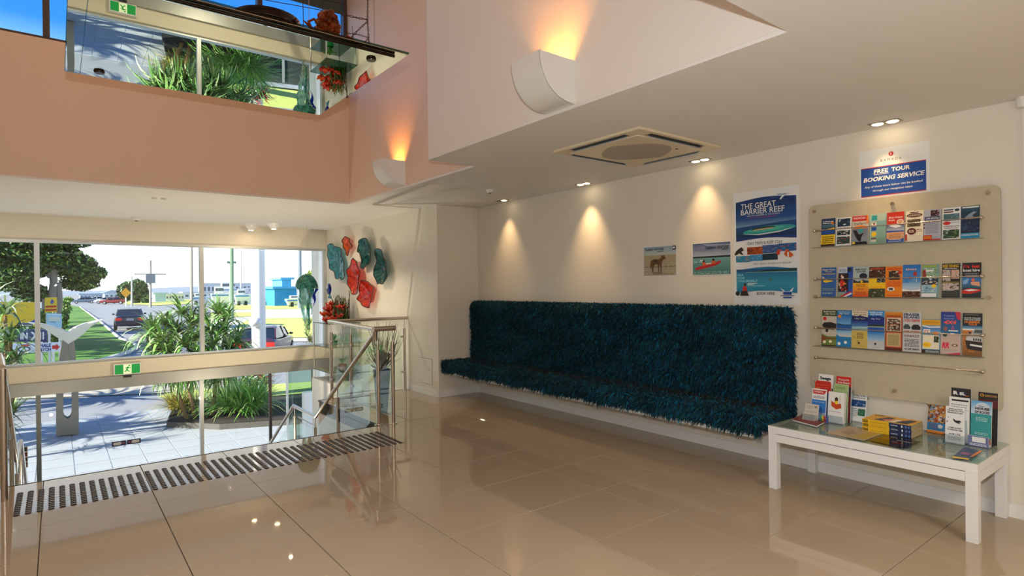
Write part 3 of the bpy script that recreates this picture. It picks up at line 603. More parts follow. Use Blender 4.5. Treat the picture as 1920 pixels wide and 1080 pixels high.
poster(py0, py1, pz0, pz1, [('r', 0, 0, 1, 1, 'w'),
    ('p', wav(.04, .955, .075, -.012)+wav(.04, .955, .43, -.010, rev=True), '#0f3a78'), ('g', .04, .25, .955, .32, '#1d4f90', '#7a9cbc'), ('g', .04, .10, .955, .25, '#0d3064', '#1d4f90'),
    ('p', [(.04, .315), (.955, .285), (.955, .38), (.04, .38)], '#12487c'), ('g', .04, .36, .955, .405, '#0f3f70', '#0a2c54'),
    ('e', .55, .352, .40, .032, '#2f9a96', -.05), ('e', .50, .345, .28, .02, '#4ab0a0', -.05), ('e', .47, .337, .19, .013, '#2c4a2c', -.05), ('e', .47, .343, .17, .005, '#c8bc90', -.05),
    ('p', [(.12, .375), (.4, .385), (.72, .37), (.93, .345), (.72, .378), (.4, .393)], 'w'),
    ('t', .125, .105, .665, .155, 'THE GREAT', 'w', 0, .008), ('t', .125, .158, .79, .205, 'BARRIER REEF', 'w', 0, .008), ('t', .22, .213, .72, .224, 'THE 7TH WONDER OF THE WORLD', 'w', 0, .0), ('t', .25, .233, .68, .242, 'AND ITS WONDERS NEAR YOU', 'r', 0, 0),
    ('p', [(.66, .045), (.72, .05), (.80, .03), (.85, .02), (.80, .055), (.88, .06), (.80, .07), (.74, .105), (.72, .10), (.76, .07), (.68, .065)], '#dfe6ea'), ('p', [(.68, .055), (.86, .062), (.8, .068), (.7, .064)], '#5a7a90'),
    ('t', .23, .45, .76, .475, 'DAY TRIPS & REEF STAY', '#3a3a38', 0, .0),
    ('m', .22, .495, .46, .56, ['#a8481c', '#7a2c14', '#c87030', '#5a2814'], 12, 3), ('m', .46, .485, .70, .555, ['#3a5a94', '#6a84b0', '#2a4478'], 8, 4), ('m', .70, .48, .955, .545, ['#1c5a94', '#3a8ab0', '#c8602c', '#14406c'], 10, 5),
    ('m', .04, .57, .27, .625, ['#2a88a8', '#3aa0b4', '#c87a5a', '#1c6a90'], 8, 6), ('m', .27, .565, .46, .62, ['#3a8ac0', '#7ab8d8', '#2a70a8'], 7, 8), ('m', .46, .56, .69, .615, ['#0c3044', '#14506a', '#1c2830'], 10, 9),
    ('p', [(.02, .55), (.05, .52), (.1, .50), (.14, .49), (.17, .52), (.13, .53), (.165, .56), (.14, .56), (.1, .545), (.03, .565)], '#2c2a26'),
    ('p', [(.67, .56), (.69, .53), (.73, .54), (.72, .57), (.69, .58)], '#c8421c'), ('p', [(.78, .57), (.82, .53), (.88, .56), (.92, .58), (.88, .60), (.82, .595)], '#d05a24'), ('p', [(.83, .555), (.85, .555), (.85, .595), (.83, .595)], 'w'),
    ('t', .32, .637, .89, .652, 'LADY ELLIOT ISLAND ECO RESORT', '#3a3a38', 0, 0),
    ('p', wav(.05, .965, .685, -.012)+wav(.05, .965, .890, -.012, rev=True), '#1a78a4'), ('g', .05, .72, .965, .82, '#1c6c98', '#2a92ac'), ('g', .05, .82, .965, .88, '#2a92ac', '#1e7ea4'), ('g', .05, .69, .965, .715, '#0f4a78', '#1a5a88'), ('p', [(.2, .715), (.6, .70), (.965, .695), (.965, .715)], '#123c34'), ('r', .2, .716, .965, .719, 'e'),
    ('t', .065, .73, .17, .75, 'SEA', '#8ad0dc'), ('t', .065, .757, .19, .777, 'FOR', '#8ad0dc'), ('t', .065, .784, .39, .804, 'YOURSELF', '#8ad0dc'), ('r', .23, .812, .38, .817, 'w'), ('r', .23, .822, .34, .826, 'w'), ('r', .23, .835, .50, .839, 'e'), ('e', .58, .785, .02, .008, '#6a6a40'),
    ('e', .19, .825, .02, .013, '#3a1c14'), ('p', [(.155, .84), (.21, .84), (.225, .88), (.15, .885)], '#c02a24'), ('p', [(.13, .885), (.22, .88), (.25, .925), (.11, .925)], '#241c1c'), ('e', .07, .905, .035, .02, 'k'),
    ('t', .375, .892, .645, .917, 'BOOK HERE', '#2a2a2a', 0, .01), ('p', [(.72, .855), (.80, .885), (.86, .885), (.92, .85), (.89, .895), (.80, .905)], 'w'), ('r', .77, .888, .89, .915, 'b'), ('r', .73, .92, .93, .925, 'd'), ('r', .77, .932, .89, .944, 'b')],
    'tall white and blue reef island poster with aeroplane and small photos')
sheet_ = sheet('booking_sign', (XR-.0012, 1.835, 2.060), U, V, 1.835-1.395, .345, [('r', 0, 0, 1, 1, 'w'), ('r', .03, .37, .95, .97, lin('#1c4c9c')), ('r', .03, .365, .95, .38, 'r'), ('r', .03, .955, .95, .97, 'r'),
    ('e', .475, .14, .036, .045, 'r'), ('t', .462, .115, .488, .165, 'R', 'w'), ('t', .325, .225, .62, .28, 'R A M A D A', '#5a4a44', 0, -.005),
    ('t', .225, .42, .43, .505, 'FREE', 'w', .02, .03), ('r', .225, .52, .44, .53, 'w'), ('t', .475, .42, .735, .505, 'TOUR', 'w', .02, .03), ('t', .065, .57, .92, .66, 'BOOKING SERVICE', 'w', .02, .03),
    ('t', .08, .745, .90, .80, 'Any of these tours below can be booked', 'w', .01, .01), ('t', .20, .83, .765, .885, 'through our reception team', 'w', .01, .01)])
tag(sheet_, 'white and blue free tour booking service sign above brochure rack', 'sign')
# ================================================================== brochure rack
rack = thing('brochure_rack', 'frosted wall panel brochure rack with steel rods above white table', 'brochure rack', (XR, 1.6, .64))
bx = MB(); pts = []
ya, yb, za, zb, rr_ = 1.015, 2.188, .638, 2.052, .045
for (cy_, cz_, a0) in ((yb-rr_, zb-rr_, 0), (ya+rr_, zb-rr_, 90), (ya+rr_, za+rr_, 180), (yb-rr_, za+rr_, 270)):
    for i in range(6):
        a = math.radians(a0+i*18); pts.append((XR-.036, cy_+rr_*math.cos(a), cz_+rr_*math.sin(a)))
bx.prism(pts, (.008, 0, 0)).build('panel', frost, rack)
for y, z in ((2.14, 2.004), (1.607, 2.0), (1.077, 2.003), (2.14, 1.35), (1.077, 1.35), (2.14, .70), (1.605, .70), (1.077, .70)):
    MB().lathe([(.001, -.052), (.011, -.052), (.013, -.048), (.013, -.037), (.008, -.036), (.008, -.001)], 14).build('standoff', steel, rack, smooth=True)
    o = C.objects[-1]; o.data.transform(Matrix.Translation((XR, y, z)) @ Matrix.Rotation(math.radians(90), 4, 'Y'))
for z in (1.852, 1.484, 1.115, .888):
    ro = MB().tube([(XR-.075, 2.125, z), (XR-.075, 1.105, z)], .0035, 10).build('rod', steel, rack, smooth=True)
    for y, s in ((2.125, -1), (1.105, 1)):
        c_ = MB().ell((XR-.075, y, z), (.013, .013, .013)); c_.tube([(XR-.036, y, z), (XR-.07, y, z)], .010, 10); c_.tube([(XR-.075, y, z), (XR-.075, y+s*.075, z)], .0065, 10)
        c_.build('rod_end', steel, ro, smooth=True)
for z in (1.728, 1.351, .981): MB().box((XR-.085, 1.10, z-.008), (XR-.037, 2.145, z-.002)).build('ledge', acry, rack)
# three rows of leaflets; x pixels and top pixel locate each one on the rack
BK = [
 ('r1', 1540, 1566, 411, 'dark blue top and yellow bottom leaflet, first of rack top row', [('r', 0, 0, 1, .6, '#233a5a'), ('l', .1, .08, .85, .2, 2, 'w'), ('g', .05, .22, .95, .36, '#5a7a8c', '#2a4a60'), ('e', .8, .17, .1, .05, 'o'), ('r', .05, .40, .95, .55, 'b'), ('p', [(.4, .38), (.95, .34), (.95, .40), (.6, .41)], 'y'), ('r', 0, .58, 1, .92, 'y'), ('l', .1, .63, .9, .9, 4, 'k'), ('r', 0, .92, 1, 1, '#3a2418')]),
 ('r1', 1568, 1596, 409, 'white leaflet with three dark sea photos in top row', [('r', 0, 0, 1, 1, 'w'), ('m', .07, .04, .93, .32, ['#14304a', '#2a5064', '#0e2434', '#c8d0d0'], 9, 11), ('l', .1, .34, .9, .42, 2, 's'), ('m', .07, .46, .93, .63, ['#20303a', '#8a989c', 'w', '#10181c'], 9, 12), ('m', .07, .68, .93, .94, ['#1c4a48', '#0e2c30', '#b02a28', 'w'], 9, 13)]),
 ('r1', 1598, 1628, 405, 'leaflet with red banner over a breaching whale in top row', [('r', 0, 0, 1, 1, '#c9c3b0'), ('r', 0, .02, .9, .2, 'r'), ('t', .06, .06, .82, .13, 'WHALE WATCHING', 'w'), ('r', .9, .02, 1, .3, 'o'), ('t', .08, .24, .85, .32, 'Safari', '#6a6a60', .05), ('e', .5, .48, .47, .14, 'o'), ('g', 0, .45, 1, 1, '#6a7484', '#8a929c'), ('p', [(.05, .5), (.25, .5), (.45, .66), (.75, .6), (.6, .75), (.55, .9), (.35, .85), (.2, .7)], '#14161a'), ('e', .56, .53, .14, .06, 't'), ('p', [(.1, .9), (.9, .9), (1, 1), (0, 1)], '#181a1e'), ('e', .12, .94, .1, .04, 'y')]),
 ('r1', 1631, 1661, 402, 'pale sea green leaflet with teal square in top row', [('g', 0, 0, 1, 1, '#b4c4b4', '#8fb4a0'), ('r', .1, .05, .45, .22, 't'), ('g', .42, .24, 1, .98, '#86aeb0', '#7a9c84'), ('r', .1, .3, .42, .42, 'c'), ('e', .27, .33, .06, .03, 'm'), ('r', .1, .44, .42, .56, 'b'), ('e', .27, .68, .16, .08, 'y'), ('r', .1, .80, .42, .84, 'm'), ('r', .1, .88, .42, .93, 'c')]),
 ('r1', 1663, 1695, 399, 'red and blue leaflet with round beige emblem in top row', [('r', 0, 0, 1, .42, lin('#c83018')), ('t', .1, .14, .9, .2, 'River Cruises', 'w', .05), ('t', .1, .23, .45, .29, 'from', 'w', .05), ('e', .78, .33, .2, .09, 'w'), ('e', .78, .33, .15, .07, 'f'), ('g', 0, .40, 1, .66, '#2a3a6a', '#c0c8d0'), ('p', [(.1, .44), (.5, .4), (.9, .48), (.5, .52)], 'w'), ('p', [(0, .60), (1, .62), (1, .66), (0, .66)], 'b'), ('r', 0, .66, 1, .9, 'f'), ('l', .15, .7, .85, .86, 4, '#a8703a'), ('p', [(0, .86), (.2, .92), (.8, .92), (1, .86), (1, 1), (0, 1)], 'b'), ('l', .1, .95, .9, .98, 1, 'w')]),
 ('r1', 1698, 1731, 396.5, 'cream leaflet with brown oval titles and a train drawing', [('r', 0, 0, 1, 1, 'c'), ('r', .25, .04, .75, .07, 'k'), ('e', .5, .15, .45, .07, '#5a2a1a'), ('l', .15, .12, .85, .18, 2, 'c'), ('m', .1, .28, .85, .52, ['#5a4a34', '#2c2a20', '#b0a07c'], 9, 14), ('e', .36, .67, .26, .11, '#5a1c20'), ('l', .2, .62, .5, .72, 3, 'c'), ('l', .65, .6, .95, .7, 2, '#7a4a3a'), ('r', 0, .76, .1, .97, 'r'), ('l', .3, .82, .9, .84, 1, 's')]),
 ('r1', 1732, 1764, 394, 'lilac grey leaflet with a navy title bar and red corner', [('r', 0, 0, 1, 1, '#aeb0bc'), ('m', .4, .03, .9, .22, ['#3a1c24', '#8a2c34', '#1c1c24', '#c89a9a'], 9, 15), ('r', .05, .23, .95, .34, 'n'), ('t', .1, .26, .9, .315, 'CAR RENTALS', 'w', .05), ('l', .12, .40, .88, .78, 9, '#70727c'), ('r', 0, .45, .08, .5, 'm'), ('r', 0, .56, .08, .61, 'm'), ('r', 0, .83, .5, 1, 'r'), ('l', .05, .86, .45, .95, 2, 'y'), ('l', .6, .87, .9, .95, 2, 's'), ('r', .5, .96, 1, 1, 'r')]),
 ('r1', 1767, 1801, 390.5, 'white leaflet with red oval between two green landscape photos', [('r', 0, 0, 1, 1, 'w'), ('r', .06, .05, .6, .09, 'd'), ('r', .06, .12, .6, .16, 'm'), ('e', .8, .09, .14, .04, 'd'), ('m', .06, .20, .94, .42, ['#4a7074', '#2c4444', '#b8b090', '#6a8c90'], 9, 16), ('e', .25, .49, .22, .055, 'r'), ('l', .5, .45, .95, .52, 2, 's'), ('t', .05, .57, .95, .615, 'WE DRIVE FREE SHUTTLE', '#5a1c1c', 0, .02), ('t', .1, .635, .9, .67, 'FROM MOTELS DAILY', '#5a1c1c', 0, .02), ('m', .06, .70, .94, .97, ['#2c4a30', '#16301c', '#6a8450', '#c0c8b0'], 12, 17)]),
 ('r1', 1802, 1837, 387.5, 'blue dolphin leaflet, last at the right of top row', [('r', 0, 0, 1, 1, '#16384a'), ('r', .05, .02, .95, .06, 'w'), ('t', .08, .075, .92, .17, 'DOLPHINS', '#2a5c70', 0, .03), ('p', [(.15, .38), (.4, .26), (.65, .18), (.85, .2), (.6, .3), (.7, .36), (.4, .36)], '#8a94a8'), ('g', 0, .42, 1, .84, '#123050', '#0c1c30'), ('m', .05, .46, .95, .80, ['#14264a', '#1c3a5c', '#3a5a70', '#0c1624'], 9, 18), ('r', 0, .84, 1, 1, '#1c84b0'), ('l', .05, .87, .95, .93, 2, 'w')]),
 ('r2', 1540, 1568, 502, 'blue leaflet with small yellow aircraft, first of middle row', [('r', 0, 0, 1, 1, '#2c5ca0'), ('t', .06, .05, .9, .1, 'Fraser Coast', 'c', .03), ('t', .25, .12, .7, .17, 'Tours', 'y'), ('l', .05, .2, .95, .25, 1, 'y'), ('p', [(.05, .3), (.2, .34), (.35, .42), (.3, .42), (.08, .35)], 'w'), ('p', [(.12, .44), (.4, .43), (.8, .45), (.8, .47), (.35, .52), (.15, .5)], 'y'), ('l', .1, .7, .9, .80, 3, '#8a9a6a'), ('t', .1, .86, .8, .9, 'BOOK DIRECT', '#c8d88a')]),
 ('r2', 1572, 1599, 501, 'blue leaflet with a red racer picture in middle row', [('r', 0, 0, 1, 1, 'b'), ('r', 0, 0, .6, .2, '#c4ccd0'), ('t', .06, .07, .54, .17, 'SKYDIVE', 'b'), ('e', .75, .1, .14, .07, 'k'), ('m', 0, .22, .7, .82, ['#1c1418', '#3a2428', '#b02420', '#2c3420', '#d8b8a0'], 14, 19), ('e', .3, .35, .08, .04, 'w'), ('p', [(.12, .46), (.38, .44), (.42, .62), (.15, .68)], '#c02820'), ('e', .42, .56, .06, .04, 'o'), ('p', [(0, .84), (.6, .84), (.2, 1), (0, 1)], '#8a9c8c'), ('p', [(.1, 1), (.85, .82), (1, .84), (.4, 1)], 'r'), ('p', [(.35, 1), (.9, .86), (1, .9), (.55, 1)], 'w')]),
 ('r2', 1600, 1629, 500, 'leaflet with dark oval above orange gradient bottom in middle row', [('r', 0, 0, 1, .55, '#a8b8b8'), ('t', .12, .07, .85, .13, 'RIVER COAST', 'k', 0, .04), ('t', .2, .145, .8, .2, 'SCOOTERS', 'k', 0, .04), ('e', .65, .32, .26, .10, '#1c2438', .2), ('p', [(0, .42), (.3, .5), (.6, .44), (1, .48), (1, .55), (0, .55)], 'd'), ('e', .55, .5, .08, .04, 'y'), ('g', 0, .54, 1, 1, '#e8ac1c', '#d84a1c'), ('l', .2, .58, .8, .68, 3, '#7a4a14'), ('t', .3, .72, .7, .77, '$25.00', 'm'), ('l', .15, .82, .85, .94, 3, '#a8341c')]),
 ('r2', 1629, 1660, 501, 'yellow leaflet with horse riding photos in middle row', [('r', 0, 0, 1, 1, 'y'), ('m', .0, .0, 1, .36, ['#4a2418', '#241c10', '#6a5a2c', '#c8b8a8', '#3a3a1c'], 14, 20), ('r', .1, .03, .9, .09, '#a83c1c'), ('m', .5, .32, 1, .52, ['#2c3434', '#a8b4b8', '#c8c8c8', '#14181c'], 9, 21), ('t', .1, .65, .85, .70, 'CALL NOW TO BOOK', 'o'), ('m', 0, .72, 1, 1, ['#3a4428', '#1c2418', '#5a4a34', '#b8b0a0'], 12, 22)]),
 ('r2', 1660, 1692, 500, 'orange leaflet with two horses and red lettering in middle row', [('r', 0, 0, 1, 1, 'o'), ('t', .12, .04, .95, .12, 'HORSE RIDING', 'r', 0, .03), ('m', .2, .14, .85, .44, ['#3a2c1c', '#7a5a3c', '#d8d0c0', '#1c1810'], 12, 23), ('e', .85, .2, .12, .05, 'r'), ('t', .15, .49, .9, .53, 'SCENIC TRAIL RIDES', 'r', 0, .02), ('t', .1, .55, .95, .59, 'BUSH AND BEACH', 'r', 0, .02), ('t', .15, .61, .9, .65, 'BEGINNERS WELCOME', 'r', 0, .02), ('e', .35, .74, .22, .07, 'w'), ('m', .22, .70, .48, .78, ['#2c2c2c', 'w', '#5a5a5a'], 5, 24), ('t', .12, .92, .9, .96, 'Phone 4127', 'r')]),
 ('r2', 1692.5, 1726, 497, 'bright blue leaflet with skydivers over a crowd in middle row', [('g', 0, 0, 1, .55, '#1c6cb8', '#4a8cc8'), ('t', .15, .1, .75, .17, 'Adventure', 'w', .05), ('t', .22, .12, .72, .18, 'Jump', 'r', .05), ('m', .1, .25, .3, .34, ['#4a8cc8', '#2c3c6a', '#b84030'], 4, 25), ('e', .7, .28, .11, .07, '#a83428'), ('e', .42, .4, .11, .03, '#b8402c'), ('m', .1, .44, .3, .56, ['#3c80c0', '#5a2c3c', '#2c3c8a'], 4, 26), ('m', .5, .42, .85, .55, ['#5a98cc', '#2c3444', 'w'], 5, 27), ('g', 0, .55, 1, .82, '#7aa4cc', '#c0ccd8'), ('p', [(0, .74), (.5, .80), (1, .76), (1, .82), (0, .82)], 'w'), ('m', 0, .82, 1, 1, ['#3c2018', '#7a4a34', '#1c1410', '#b88a70'], 14, 28)]),
 ('r2', 1728, 1761, 496.5, 'grey green photo collage leaflet with yellow dot in middle row', [('r', 0, 0, 1, 1, '#7a9c94'), ('r', .05, .02, .85, .08, '#9ab040'), ('m', .03, .1, .9, .40, ['#8aa88c', '#5a7a6a', '#b8c8b8', '#6c8c40'], 10, 29), ('p', [(.05, .18), (.22, .14), (.28, .38), (.05, .38)], '#8a3424'), ('p', [(.22, .16), (.7, .17), (.7, .2), (.3, .22)], 'w'), ('m', 0, .42, .95, .62, ['#2c3a44', '#a8c0c8', '#7a2c28', '#dfe4e4'], 12, 30), ('m', .0, .62, .9, .86, ['#8ab0c0', '#c8d0d0', '#4a6c84'], 10, 31), ('e', .72, .66, .13, .06, 'y'), ('r', .02, .88, .85, .99, 'w')]),
 ('r2', 1766, 1800, 494.5, 'black reef fishing leaflet with yellow title in middle row', [('r', 0, 0, 1, 1, 'k'), ('t', .05, .03, .92, .12, 'REEF FISHING', 'y', 0, .01), ('r', .1, .145, .85, .16, 'w'), ('m', .03, .19, .48, .52, ['#b8a8a0', '#6a5a54', '#c8c4bc', '#4a4444'], 8, 32), ('m', .52, .19, .95, .45, ['#c8a48c', '#4a545c', '#dcd4c8'], 6, 33), ('r', .06, .54, .95, .57, '#8a7a2c'), ('m', .04, .58, .95, .80, ['#c0b0a8', '#5a4a48', '#8a7a78', '#2c2828'], 12, 34), ('r', .04, .82, .95, .97, '#3a3c3a')]),
 ('r2', 1804, 1840, 493, 'black boat hire leaflet with red speedboat, last of middle row', [('r', 0, 0, 1, 1, 'k'), ('t', .06, .05, .38, .155, "U 've", 'r', 0, .05), ('t', .5, .05, .9, .155, 'been', 'r', 0, .05), ('t', .05, .18, .92, .255, 'boat hire', 'w', 0, .03), ('l', .15, .29, .85, .38, 2, 's'), ('g', 0, .42, 1, .75, '#3a7cc0', '#24505c'), ('p', [(.05, .52), (.35, .44), (.3, .6), (.05, .62)], '#7aa8d0'), ('e', .58, .5, .1, .05, '#d86a48'), ('p', [(.45, .56), (.9, .55), (.95, .68), (.5, .64)], '#e0a080'), ('g', 0, .72, 1, .95, '#1c4044', '#14282c'), ('p', [(0, .80), (.35, .74), (.95, .76), (1, .82), (.4, .90), (0, .88)], 'r'), ('p', [(.1, .79), (.5, .76), (.9, .79), (.4, .82)], 'w')]),
 ('r3', 1541, 1569, 581, 'olive and white leaflet with a dark vehicle, first of bottom row', [('r', 0, 0, 1, 1, '#c4bcac'), ('r', 0, 0, 1, .17, '#3c4c28'), ('t', .1, .03, .9, .065, 'FRASER EXPLORER', 'w'), ('t', .2, .085, .85, .14, 'Day Tours', 'c', .08), ('e', .2, .24, .12, .05, 'r'), ('p', [(.02, .42), (.15, .35), (.6, .33), (.98, .38), (.95, .5), (.8, .54), (.15, .53)], '#241c1e'), ('e', .35, .57, .1, .05, '#1c1a1a'), ('p', [(0, .66), (.4, .73), (1, .72), (1, 1), (0, 1)], '#6a7c3a'), ('p', [(0, .70), (.3, .76), (1, .78), (1, .8), (.3, .8), (0, .96)], '#7a4020'), ('e', .2, .89, .1, .04, 'c'), ('e', .6, .87, .1, .04, 'c'), ('r', 0, .97, 1, 1, '#3a1c14')]),
 ('r3', 1568.5, 1597, 581.5, 'blue and white leaflet with orange starfish badge in bottom row', [('r', 0, 0, 1, 1, '#1c6ca8'), ('t', .1, .03, .9, .065, 'KINGFISHER BAY', '#9ad0e8'), ('t', .15, .075, .8, .12, 'Day Tours', 'w', .06), ('g', .05, .15, .93, .38, '#2c6cb8', '#6aa8d8'), ('p', [(.05, .36), (.6, .39), (.93, .38), (.93, .40), (.05, .40)], '#1c3c34'), ('e', .2, .17, .12, .045, 'o'), ('g', .0, .42, 1, .55, '#1c4ca0', '#2c70c0'), ('g', 0, .55, 1, .72, '#6ab0d8', '#c8c4bc'), ('p', [(0, .66), (.3, .73), (1, .72), (1, 1), (0, 1)], '#1c78b0'), ('e', .2, .91, .1, .04, 'w'), ('e', .62, .87, .1, .04, 'w')]),
 ('r3', 1597, 1627, 583, 'leaflet with night sky above yellow sand footprints in bottom row', [('r', 0, 0, 1, .14, 'c'), ('t', .08, .02, .92, .06, 'FRASER ISLAND', 'm'), ('t', .08, .08, .92, .12, 'GREAT BEACHES', 'm'), ('p', [(0, .12), (.3, .14), (.5, .12), (1, .16), (1, .4), (0, .4)], '#14245a'), ('t', .15, .19, .8, .225, '1 Day Tour', 'w', .04), ('g', 0, .26, 1, .42, '#1c347c', '#4a7cb8'), ('p', [(0, .42), (1, .44), (1, .52), (0, .5)], '#8ab8b8'), ('r', 0, .49, 1, .53, 'e'), ('r', 0, .53, 1, 1, '#c8b058'), ('l', .35, .58, .75, .75, 5, '#4a3c1c'), ('e', .1, .70, .03, .01, 'k'), ('e', .2, .73, .03, .01, 'k'), ('e', .4, .80, .03, .01, 'k'), ('e', .47, .86, .07, .03, 'd'), ('l', .3, .92, .7, .94, 1, 'a')]),
 ('r3', 1627, 1658, 582, 'deep blue sky and pale beach leaflet in bottom row', [('r', 0, 0, 1, .15, '#2c88c8'), ('t', .1, .03, .9, .065, 'FRASER ISLAND', 'w'), ('t', .15, .08, .85, .12, 'GREAT BEACHES', 'w'), ('p', [(0, .13), (.3, .15), (.6, .13), (1, .16), (1, .4), (0, .4)], '#14307c'), ('t', .2, .20, .75, .24, 'Day Tour', 'w', .04), ('r', 0, .37, 1, .41, '#1c3c2c'), ('r', 0, .41, 1, .435, '#9cb0a0'), ('g', 0, .435, 1, .58, '#1c50a8', '#2c6cc0'), ('g', 0, .56, 1, .78, '#1c7cc8', '#9cc0d8'), ('g', 0, .78, 1, 1, '#b8b8c0', '#c8c8c8'), ('e', .48, .86, .07, .03, 'd'), ('l', .25, .93, .75, .95, 1, 's')]),
 ('r3', 1660, 1692, 585, 'orange red leaflet with a dinner photo in bottom row', [('r', 0, 0, 1, 1, '#a8401c'), ('g', 0, 0, 1, .15, '#d8901c', '#c85a1c'), ('t', .1, .08, .9, .125, 'FRASER ISLAND', 'm', 0, .03), ('r', .08, .15, .92, .50, 'c'), ('m', .12, .17, .88, .48, ['#6a4434', '#c89a78', '#3a2418', '#a8b4a0', '#dcc8a8'], 14, 35), ('r', .08, .54, .92, .90, '#e0a078'), ('r', .14, .56, .86, .88, '#b8a470'), ('l', .2, .60, .8, .86, 7, '#8a7848'), ('r', 0, .93, 1, 1, '#5a1c14')]),
 ('r3', 1693, 1727, 585, 'white leaflet with you drive lettering and two cars in bottom row', [('r', 0, 0, 1, 1, '#c8c6c6'), ('t', .05, .03, .92, .095, 'FRASER', '#1c4060', 0, .05), ('t', .05, .10, .92, .16, 'ISLAND', '#1c4060', 0, .05), ('t', .04, .18, .92, .245, 'YOU DRIVE', 'r', .02, .04), ('p', [(.02, .38), (.1, .31), (.3, .31), (.42, .38), (.4, .43), (.05, .43)], '#3a4448'), ('p', [(.46, .38), (.58, .31), (.85, .31), (.98, .38), (.95, .44), (.5, .44)], '#242a2c'), ('t', .08, .47, .88, .52, 'WE GUIDE', 'r', .02, .04), ('l', .06, .57, .92, .64, 2, 'm'), ('l', .1, .67, .9, .88, 6, 'd'), ('t', .08, .91, .9, .96, '4128 0800', 'k', .03, .03)]),
 ('r3', 1729, 1763, 598, 'short leaflet with golden wavy top in bottom row', [('r', 0, 0, 1, 1, '#6a9ab8'), ('r', 0, .02, 1, .18, '#e0a020'), ('t', .08, .07, .92, .11, 'DISCOVERY TOURS', '#a8701c'), ('p', [(0, .18), (.4, .22), (1, .2), (1, .24), (.4, .26), (0, .21)], 'w'), ('g', 0, .26, 1, .42, '#2c6cb8', '#8ab8d8'), ('r', .08, .30, .45, .42, 'w'), ('t', .13, .33, .38, .40, 'FT', 'r'), ('e', .75, .41, .2, .045, 'o'), ('r', .05, .47, .95, .88, 'c'), ('m', .66, .5, .93, .68, ['#2c3c24', '#7a8c5a', '#b8c0a0'], 6, 36), ('e', .28, .76, .24, .08, 'y'), ('l', .12, .74, .42, .79, 2, 'o'), ('r', 0, .90, 1, 1, '#2c1c18'), ('m', .2, .92, .95, .99, ['#8a9c9c', '#3c2c24', '#5a6c74'], 7, 37)]),
 ('r3', 1764, 1801, 584.5, 'violet four wheel drive leaflet over pink lower half in bottom row', [('g', 0, 0, 1, .52, '#2c2c8a', '#1c6c94'), ('p', [(.72, 0), (1, 0), (1, .2), (.82, .16)], '#c8304a'), ('t', .1, .07, .65, .12, 'Tropical', '#8a9ad8', .06), ('t', .12, .14, .68, .18, 'Getaway', '#8a9ad8', .06), ('t', .12, .20, .76, .29, '4X4', '#e8604a', .08, .05), ('e', .24, .40, .11, .055, '#8a5c5c'), ('p', [(.5, .42), (.6, .3), (.62, .3), (.74, .42)], '#8a5a8c'), ('r', .4, .43, .88, .455, 'w'), ('r', 0, .54, 1, 1, '#c4aca0'), ('e', .22, .54, .12, .05, '#1c4a3c'), ('t', .06, .72, .45, .86, 'RR', '#d8304c', .12, .06), ('e', .72, .78, .16, .03, '#5a4a1c'), ('e', .72, .78, .08, .015, 'c'), ('l', .05, .88, .85, .93, 2, 's'), ('p', [(.2, 1), (1, .94), (1, 1)], '#c8304a')]),
 ('r3', 1804.5, 1842, 587, 'black and amber leaflet with a white off road car, last of bottom row', [('r', 0, 0, 1, 1, '#14242c'), ('r', .1, .03, .8, .045, '#7a6a4a'), ('t', .08, .1, .9, .125, 'DISCOVER THE ISLAND', 'w'), ('t', .08, .14, .9, .17, 'WITH OUR GUIDED', 'w'), ('t', .1, .18, .88, .235, 'HUMMER', 'o', 0, .03), ('t', .3, .24, .75, .29, 'TOUR', 'o', 0, .03), ('g', 0, .3, 1, .38, '#2c6c9c', '#8ab0c0'), ('r', 0, .37, 1, .40, 'w'), ('g', 0, .40, 1, 1, '#c8803c', '#7a5020'), ('p', [(.45, .47), (.62, .36), (1, .36), (1, .5), (.5, .52)], '#a8b0b0'), ('p', [(.55, .46), (.66, .385), (1, .385), (1, .46)], '#4a5658'), ('p', [(.3, .43), (.45, .44), (.44, .48), (.34, .48)], 'k'), ('p', [(.2, .56), (.5, .5), (1, .54), (1, .66), (.2, .64)], '#c8c8c4'), ('r', .55, .585, .62, .64, 'k'), ('r', .66, .585, .73, .64, 'k'), ('r', .77, .59, .84, .645, 'k'), ('r', .88, .595, .95, .65, 'k'), ('p', [(.15, .64), (1, .67), (1, .88), (.25, .84)], '#241c18'), ('p', [(.4, .72), (1, .75), (1, .79), (.4, .76)], 'w'), ('t', .3, .88, .62, .91, '4WD', 'o')]),
]
ZR = {'r1': 1.728, 'r2': 1.351, 'r3': .981}
for row, xl, xr, yt, lab, items in BK:
    a = PX(xl, yt, XR-.052); b = PX(xr, yt, XR-.052); z0 = ZR[row]
    lean = .018
    v = Vector((lean, 0, a.z-z0))
    s = sheet('leaflet', (XR-.052-lean*.0-.012, a.y, z0), U, v, a.y-b.y, v.length, items, thick=.006)
    tag(s, lab, 'leaflet', 'tour leaflets on the wall rack')
